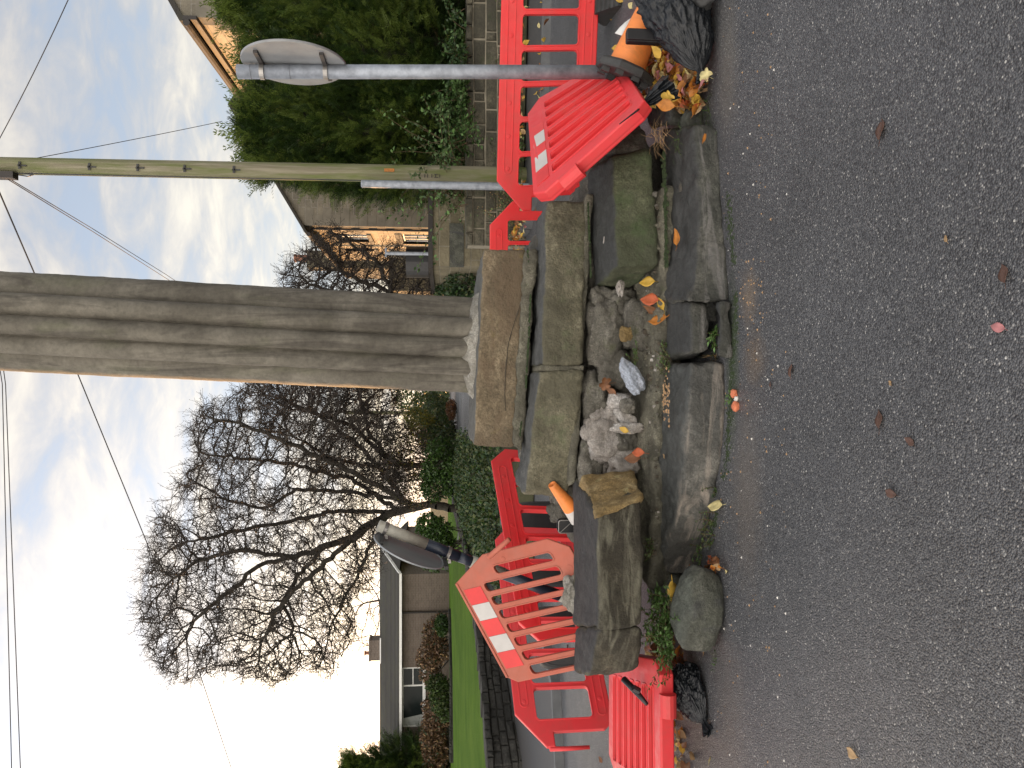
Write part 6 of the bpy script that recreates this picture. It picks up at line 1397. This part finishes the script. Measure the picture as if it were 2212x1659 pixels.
def conifer(label, X0, Y0, z0, H, rad, n, seed, size=.27, taper=.6, sparse=False):
    root = thing('conifer', label, 'conifer', (X0, Y0, z0), 'conifers behind the garden wall')
    t = rng.random(n)**.9; an = rng.uniform(0, 2*math.pi, n); an = np.where(rng.random(n) < .6, -math.pi/2 + rng.normal(size=n)*.9, an)
    lump = np.array([noise.noise(Vector((math.cos(a_)*1.6+seed, math.sin(a_)*1.6, q*H*.9))) for a_, q in zip(an, t)])
    fine_ = np.array([noise.noise(Vector((math.cos(a_)*4+seed, math.sin(a_)*4, q*H*2.6))) for a_, q in zip(an, t)])
    prof = rad*np.minimum(1, (1.02-t)/(1-taper+.001)*1.0)**.65*(.72+.28*np.minimum(1, t*6)); rr = prof*(1+.55*lump+.30*fine_)*rng.uniform(.66, 1.02, n)
    pos = np.stack([X0+np.cos(an)*rr, Y0+np.sin(an)*rr*.85, z0+t*H], 1); D = np.stack([np.cos(an), np.sin(an), .15+1.3*t+rng.normal(size=n)*.35], 1) + rng.normal(size=(n, 3))*.30
    rot = frames(D, rng.normal(size=n)*.7); sc = rng.uniform(.6, 1.25, n)*size*(1+.3*(t > .9)); V = []; Fs = []; mi = []; b = 0
    light = np.clip((fine_+lump)*1.1+.35, .05, .95)  # hollows get darker sprays, bulges paler ones: shading put into the colour
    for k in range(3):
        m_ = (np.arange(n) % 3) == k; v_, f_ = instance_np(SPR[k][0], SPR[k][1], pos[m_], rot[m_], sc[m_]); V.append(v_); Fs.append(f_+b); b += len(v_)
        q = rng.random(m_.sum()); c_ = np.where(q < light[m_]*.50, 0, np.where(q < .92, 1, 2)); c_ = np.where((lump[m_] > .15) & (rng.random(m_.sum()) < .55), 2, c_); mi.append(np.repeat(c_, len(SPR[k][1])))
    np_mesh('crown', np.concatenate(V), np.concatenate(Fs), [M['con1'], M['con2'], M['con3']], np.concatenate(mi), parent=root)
    nl = 90; an2 = rng.uniform(0, 6.28, nl); r3 = rad*.55*np.sqrt(rng.random(nl)); pl = np.stack([X0+np.cos(an2)*r3, Y0+np.sin(an2)*r3*.8, z0+H*(.90+.10*(1-r3/rad)+rng.uniform(-.03,.03,nl))], 1)
    vl, fl = instance_np(SPR[0][0], SPR[0][1], pl, frames(np.stack([np.cos(an2)*.5, np.sin(an2)*.5, np.full(nl, 1.0)], 1)+rng.normal(size=(nl,3))*.3), rng.uniform(.35,.62,nl)*max(.6, min(1, rad))); np_mesh('leading_shoots', vl, fl, M['con3'], parent=root)
    # inner twigs: bare branches round a solid dark core
    mb = MB(); mb.tube([(X0, Y0, z0-.3), (X0+.03, Y0, z0+H*.5), (X0, Y0, z0+H*.93)], [.14, .08, .02], 8); mb.build('trunk', M['bark'], root)
    mb = MB()
    for k in range(150):
        tt = rng.random()*.86+.04; a_ = rng.uniform(0, 6.28); r2 = rad*min(1, (1.02-tt)/(1-taper))**.65*.85; s_ = Vector((X0, Y0, z0+tt*H)); e_ = s_+Vector((math.cos(a_)*r2, math.sin(a_)*r2*.85, rng.uniform(.15,.6)))
        mb.tube([s_, s_.lerp(e_, .5)-Vector((0,0,.08)), e_], [.018, .012, .004], 4)
    mb.build('branches', M['stem'], root)
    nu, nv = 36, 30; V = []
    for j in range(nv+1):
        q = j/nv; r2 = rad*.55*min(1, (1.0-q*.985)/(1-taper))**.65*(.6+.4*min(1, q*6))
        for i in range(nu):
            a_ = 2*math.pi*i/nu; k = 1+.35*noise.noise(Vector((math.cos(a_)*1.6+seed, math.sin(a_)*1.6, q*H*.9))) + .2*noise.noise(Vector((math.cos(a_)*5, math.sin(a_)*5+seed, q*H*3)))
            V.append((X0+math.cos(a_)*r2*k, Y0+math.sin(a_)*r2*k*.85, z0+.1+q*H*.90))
    np_mesh('shade_core', V, [(j*nu+i, j*nu+(i+1)%nu, (j+1)*nu+(i+1)%nu, (j+1)*nu+i) for j in range(nv) for i in range(nu)], M['con_core'], parent=root)  # solid dark mass added to block light and stand for shade in the crown
Yc = 14.6
def ctree(label, y, xt, rad, n, seed, **k):
    q = P(xt, y, Yc); conifer(label, q.x, Yc, .9, q.z-.9, rad, n, seed, **k)
ctree('tall dark green conifer at the far right in front of the stone house', 0, 505, 1.25, 6500, 1, taper=.5)
ctree('wide green conifer directly behind the round sign', 140, 560, 1.3, 7000, 2, taper=.5)
ctree('green conifer with feathery top shoots right of the telegraph pole', 262, 545, 1.1, 6500, 3, taper=.5)
ctree('conifer with thin drooping shoots partly behind the telegraph pole', 352, 560, .72, 4200, 4, taper=.3)
conifer('small blue green conifer rising in front of the bungalow at the far left', P(860,1650,34.9).x, 34.7, 1.35, P(748,1650,34.7).z-1.5, 1.5, 2600, 9, size=.55, taper=.15)

# bare trees grown through a crown of attraction points
def poly_in(x, y, poly):
    ins = False
    for (x1, y1), (x2, y2) in zip(poly, poly[1:]+poly[:1]):
        if (y1 > y) != (y2 > y) and x < (x2-x1)*(y-y1)/(y2-y1)+x1: ins = not ins
    return ins
def bare_tree(name, label, limbs, poly, Yc_, dep, natt, step, infl, kill, tipr, twigs, twl, seed, mats=('bark','twig'), group=None, iters=90, trunk_mul=1.0, knob=True, maxr=.3, twr=.008, base_r=None):
    rnd = random.Random(seed); att = []
    xs_ = [p[0] for p in poly]; ys_ = [p[1] for p in poly]
    while len(att) < natt:
        x = rnd.uniform(min(xs_), max(xs_)); y = rnd.uniform(min(ys_), max(ys_))
        if poly_in(x+22*noise.noise(Vector((x*.02, y*.02, seed))), y+60*noise.noise(Vector((x*.012, y*.012, seed+5))), poly) and noise.noise(Vector((x*.016, y*.016, seed+9))) > -.42: att.append(P(x, y, Yc_ + dep*(rnd.random()+rnd.random()-1)))
    nodes = []; par = []
    for lb in limbs:
        prev = -1
        pts = [P(*q) for q in lb['pts']]
        if lb.get('from') is not None:
            kd0 = kdtree.KDTree(len(nodes)); [kd0.insert(p, i) for i, p in enumerate(nodes)]; kd0.balance(); prev = kd0.find(pts[0])[1]; pts[0] = nodes[prev]
        for a_, b_ in zip(pts[:-1], pts[1:]):
            k = max(1, int((b_-a_).length/step))
            for i in range((0 if prev == -1 else 1), k+1):
                if i == 0 or True:
                    p = a_.lerp(b_, i/k) + Vector((rnd.gauss(0,.03), rnd.gauss(0,.03), rnd.gauss(0,.03)))*(0 if i == 0 else 1)
                    nodes.append(p); par.append(prev); prev = len(nodes)-1
    alive = list(att)
    for it in range(iters):
        kd = kdtree.KDTree(len(nodes)); [kd.insert(p, i) for i, p in enumerate(nodes)]; kd.balance(); acc = {}
        keep = []
        for a_ in alive:
            co, i, d = kd.find(a_)
            if d < kill: continue
            keep.append(a_)
            if d < infl: acc.setdefault(i, []).append((a_-co).normalized())
        alive = keep
        if not acc: break
        grew = 0
        for i, ds in acc.items():
            d = sum(ds, Vector()); 
            if d.length < .05: d = Vector((rnd.gauss(0,1), rnd.gauss(0,1), rnd.gauss(0,1)))
            prevd = (nodes[i]-nodes[par[i]]).normalized() if par[i] >= 0 else Vector((0,0,1))
            d = (d.normalized() + prevd*.35 + Vector((rnd.gauss(0,.22), rnd.gauss(0,.22), rnd.gauss(0,.22)))).normalized()
            nodes.append(nodes[i]+d*step); par.append(i); grew += 1
    n = len(nodes); rad = [0.0]*n; ch = [[] for _ in range(n)]
    for i in range(n):
        if par[i] >= 0: ch[par[i]].append(i)
    order = sorted(range(n), key=lambda i: -i)
    ex = 2.75
    for i in order:
        rad[i] = min(maxr, (sum(rad[c]**ex for c in ch[i]) + (tipr**ex if not ch[i] else 0) + (tipr*.35)**ex)**(1/ex))
    root = thing(name, label, 'tree', tuple(nodes[0]), group); V = []; Fs = []
    def seg(a_, b_, r0, r1, k):
        d = (b_-a_); 
        if d.length < 1e-5: return
        d.normalize(); u = d.cross(Vector((.31,.17,.93))).normalized(); v = d.cross(u); b0 = len(V)
        for c, r_ in ((a_, r0), (b_, r1)):
            for q in range(k): an = 2*math.pi*q/k; V.append(tuple(c+(u*math.cos(an)+v*math.sin(an))*r_))
        for q in range(k): Fs.append((b0+q, b0+(q+1)%k, b0+k+(q+1)%k, b0+k+q))
    # big wood as its own mesh
    for i in range(n):
        if par[i] >= 0 and rad[i] > tipr*2.2: seg(nodes[par[i]], nodes[i], min(rad[par[i]], rad[i]*1.35), rad[i], 10 if rad[i] > .05 else 6)
    np_mesh('trunk', V, Fs, M[mats[0]], parent=root, smooth=True)
    V = []; Fs = []
    for i in range(n):
        if par[i] >= 0 and rad[i] <= tipr*2.2: seg(nodes[par[i]], nodes[i], min(rad[par[i]], rad[i]*1.5), rad[i], 4)
    rn = np.random.default_rng(seed)
    for i in range(n):
        if rad[i] > tipr*2.6 or par[i] < 0: continue
        base_d = (nodes[i]-nodes[par[i]]).normalized()
        for t in range(twigs if not ch[i] else max(1, twigs-1)):
            d = (base_d*(.6 if not ch[i] else .2) + Vector(rn.normal(size=3))*.75).normalized(); p = nodes[i]; L_ = twl*rn.uniform(.5, 1.3); r_ = twr
            for q in range(3):
                d = (d + Vector(rn.normal(size=3))*.35 + Vector((0,0,.12))).normalized(); p2 = p + d*L_/3; seg(p, p2, r_, r_*.7, 3); r_ *= .75
                if rn.random() < .6:
                    d2 = (d + Vector(rn.normal(size=3))*.9).normalized(); p3 = p2+d2*L_*.25; seg(p2, p3, r_, r_*.6, 3)
                    if knob: seg(p3, p3+d2*.03, r_*1.9, r_*.6, 3)
                p = p2
            if knob: seg(p, p+d*.035, r_*2.2, r_*.8, 3)
    np_mesh('twigs', V, Fs, M[mats[1]], parent=root)
    return n
crownA = [(335,1080),(395,1040),(420,985),(400,925),(440,870),(520,845),(600,800),(700,780),(800,790),(815,850),(860,960),(880,1080),(850,1170),(800,1230),(770,1300),(770,1380),(720,1440),(640,1480),(560,1490),(490,1480),(400,1465),(350,1450),(310,1400),(300,1330),(285,1290),(320,1220),(330,1150)]
n_ = bare_tree('bare_tree', 'big spreading bare tree at the edge of the left lawn', [
    dict(pts=[(992,1095,24),(930,1092,24),(880,1098,24),(820,1118,24),(760,1160,24),(670,1192,24.2),(560,1222,24.2),(480,1290,24),(430,1330,24)]),
    dict(pts=[(900,1092,24),(850,1078,24.3),(760,1062,24.6),(640,1058,24.8),(570,1100,25),(480,1075,25),(420,1040,25)], **{'from':1}),
    dict(pts=[(890,1090,24),(820,1050,23.6),(720,1000,23.3),(620,955,23),(520,915,23),(450,900,23)], **{'from':1}),
    dict(pts=[(880,1090,24),(830,1020,24.6),(760,950,24.8),(680,890,25),(600,860,25)], **{'from':1}),
    dict(pts=[(810,1120,24),(740,1185,23.2),(680,1235,23),(600,1310,23),(560,1400,23)], **{'from':1}),
    dict(pts=[(850,1105,24),(720,1105,24.8),(620,1125,25),(500,1150,25),(420,1170,25)], **{'from':1}),
    dict(pts=[(700,1180,24),(640,1250,25),(610,1300,25.5),(640,1380,25.6)], **{'from':1}),
    dict(pts=[(840,1108,24),(800,1180,24.6),(770,1250,25),(720,1340,25)], **{'from':1}),
    dict(pts=[(860,1095,24),(760,1035,25.2),(660,1010,25.6),(540,990,25.8),(440,980,25.6)], **{'from':1}),
    dict(pts=[(620,1205,24.2),(520,1190,24),(430,1210,23.6),(360,1260,23.4)], **{'from':1})],
    crownA, 24.1, 3.3, 9500, .20, 1.5, .25, .0095, 3, .42, 11, maxr=.125, twr=.0078)
print('tree nodes', n_)
n_ = bare_tree('bare_tree', 'second bare tree close to the column, with a slanting trunk', [
    dict(pts=[(985,1000,26),(900,1003,26),(850,1000,26),(800,960,26),(760,920,26.2),(700,900,26.3),(640,880,26.4)]),
    dict(pts=[(850,1000,26),(780,1005,26.3),(700,985,26.5),(620,930,26.5)], **{'from':1}),
    dict(pts=[(840,995,26),(795,930,25.6),(780,860,25.4),(760,800,25.4)], **{'from':1})],
    [(560,790),(600,760),(700,745),(800,760),(850,820),(870,900),(880,1010),(860,1050),(740,1050),(640,1010),(570,940),(540,860)], 26, 2.4, 3200, .2, 1.4, .25, .0095, 3, .40, 12, maxr=.09, twr=.0078)
n_ = bare_tree('hawthorn', 'small gnarled hawthorn behind the column with dark knobbly twigs', [
    dict(pts=[(975,655,19),(900,660,19),(860,640,19),(800,615,19),(740,590,19),(700,575,19)]),
    dict(pts=[(870,645,19),(820,655,19.3),(740,640,19.5),(660,610,19.5)], **{'from':1}),
    dict(pts=[(850,635,19),(820,580,18.6),(790,545,18.5),(740,520,18.5)], **{'from':1})],
    [(595,640),(605,600),(630,565),(670,550),(675,515),(715,480),(750,490),(765,530),(800,530),(860,560),(900,590),(960,600),(965,700),(700,700),(620,680)], 19, 1.6, 2600, .13, 1.1, .16, .009, 3, .28, 13, maxr=.055, twr=.006)
n_ = bare_tree('bare_tree', 'distant bare tree with a few orange leaves seen through the big tree', [dict(pts=[(950,1290,55),(860,1290,55),(800,1300,55)])],
    [(860,1200),(800,1180),(740,1220),(735,1300),(750,1380),(790,1400),(850,1360),(870,1290)], 55, 3, 350, .5, 4, .8, .02, 3, .8, 14, maxr=.16, knob=False, twr=.018, mats=('twig','stem'))
n_ = bare_tree('bare_tree', 'distant pale bare tree at the end of the far road beside the column', [dict(pts=[(950,815,62),(880,820,62),(830,835,62)])],
    [(900,780),(860,900),(830,930),(780,930),(740,880),(735,800),(780,740),(860,740)], 62, 4, 420, .55, 4.5, .85, .022, 3, .9, 15, maxr=.2, knob=False, twr=.02, mats=('twig','stem'))

# ---------------------------------------------------------------- weeds and grass by the stones
def weed(label, p, n, h, spread, leaf_s, mats, bladey=False, name='weed', lean=(0,-.3)):
    root = thing(name, label, 'weed' if not bladey else 'grass', tuple(p), 'weeds growing in the joints'); mb = MB(); pos = []; D = []; p = Vector(p)
    V = []; F_ = []
    for k in range(n):
        d = Vector((rng.normal()*.7+lean[0], rng.normal()*.5+lean[1], .5+rng.random()*.6)).normalized(); L_ = h*rng.uniform(.5, 1.2); s_ = p+Vector((rng.normal()*spread, rng.normal()*spread*.5, 0)); pts = [s_]
        for q in range(6): d = (d+Vector((rng.normal()*.12, rng.normal()*.12, -.16 if bladey else -.05))).normalized(); pts.append(pts[-1]+d*L_/6)
        if bladey:
            sd = d.cross(Vector((0,0,1))); sd = sd.normalized() if sd.length > .01 else Vector((1,0,0)); b = len(V)
            for q, c in enumerate(pts): w_ = .0035*(1-q/6.3); V += [tuple(c-sd*w_), tuple(c+sd*w_)]
            F_ += [(b+2*q, b+2*q+1, b+2*q+3, b+2*q+2) for q in range(6)]
        else:
            mb.tube(pts, .0014, 4)
            for q in range(1, 7):
                for _ in range(3): pos.append(tuple(pts[q])); D.append((rng.normal()+d.x, rng.normal()+d.y, rng.normal()*.5+.3))
    if bladey: np_mesh('blades', V, F_, [M[m_] for m_ in mats], rng.integers(0, len(mats), len(F_)), parent=root)
    else:
        mb.build('stems', M['stem'], root); pos = np.array(pos); T = LQ.copy(); T[:, 0] += .5; T[:, 1] *= .62
        Vv, Ff = instance_np(T, LQF, pos, frames(np.array(D), rng.normal(size=len(pos))), rng.uniform(.6, 1.3, len(pos))*leaf_s); np_mesh('leaves', Vv, Ff, [M[m_] for m_ in mats], rng.choice(len(mats), len(pos)), parent=root)
weed('bushy green weed growing under the left end stone beside the boulder', P(1448,1358,4.62), 80, .19, .095, .036, ['weed','weed','laurel'])
weed('small green weed above the boulder beside the end of the veined slab', P(1425,1290,4.85), 18, .09, .04, .026, ['weed'])
weed('tiny feathery weed in the joint under the dark displaced stone', P(1412,1180,4.72), 9, .07, .03, .02, ['weed','grassy'])
weed('grass tuft growing at the right end of the long wet slab', G(1530,290), 60, .16, .09, 0, ['grassy','weed'], True, 'grass_tuft')
weed('thin grass tuft with dead twigs on the right bottom slab', P(1465,310,4.6), 20, .13, .05, 0, ['grassy','weed'], True, 'grass_tuft')
weed('straggly weed in the joint between the two long bottom slabs', P(1445,775,4.72), 16, .10, .05, .020, ['weed','grassy'])
weed('small leafy weed left of the brown rubble stone', P(1378,765,4.92), 10, .08, .03, .018, ['weed'])
weed('dry grass in the gap between the bottom slabs', G(1560,775)+Vector((0,.1,.0)), 34, .12, .06, 0, ['grassy','lf_tan'], True, 'grass_tuft')
weed('dark leafy seedling in the gap behind the thin stone sliver', P(1548,718,4.22), 6, .06, .02, .030, ['laurel','weed'])
weed('tiny seedling on the tarmac beside the brick chips', G(1584,868), 3, .04, .012, .022, ['weed'])
weed('green weed at the foot of the veined slab right of the cream leaf', G(1545,1062), 10, .07, .03, .018, ['ivy','weed'])
weed('spreading weed at the foot of the veined slab left of the cream leaf', G(1538,1130), 26, .08, .07, .014, ['grassy','weed'])
weed('small bright weed at the left end of the veined slab', G(1522,1190)+Vector((0,.05,0)), 14, .08, .035, .018, ['weed'])
weed('little grass tuft at the left end of the boulder', G(1545,1420), 16, .05, .04, 0, ['weed','grassy'], True, 'grass_tuft')
mb = MB()
for k in range(26):
    s_ = P(1425+rng.normal()*8, 300+rng.normal()*14, 4.72); d = Vector((rng.normal(), -.3, rng.random()*.8)).normalized(); mb.tube([s_, s_+d*.05, s_+(d+Vector((0,0,-.4))).normalized()*.11], [.0018,.0014,.0006], 4)
tag(mb.build('dead_twigs', M['lf_tan']), 'dead pale twigs caught beside the mossy step stone', 'twigs')
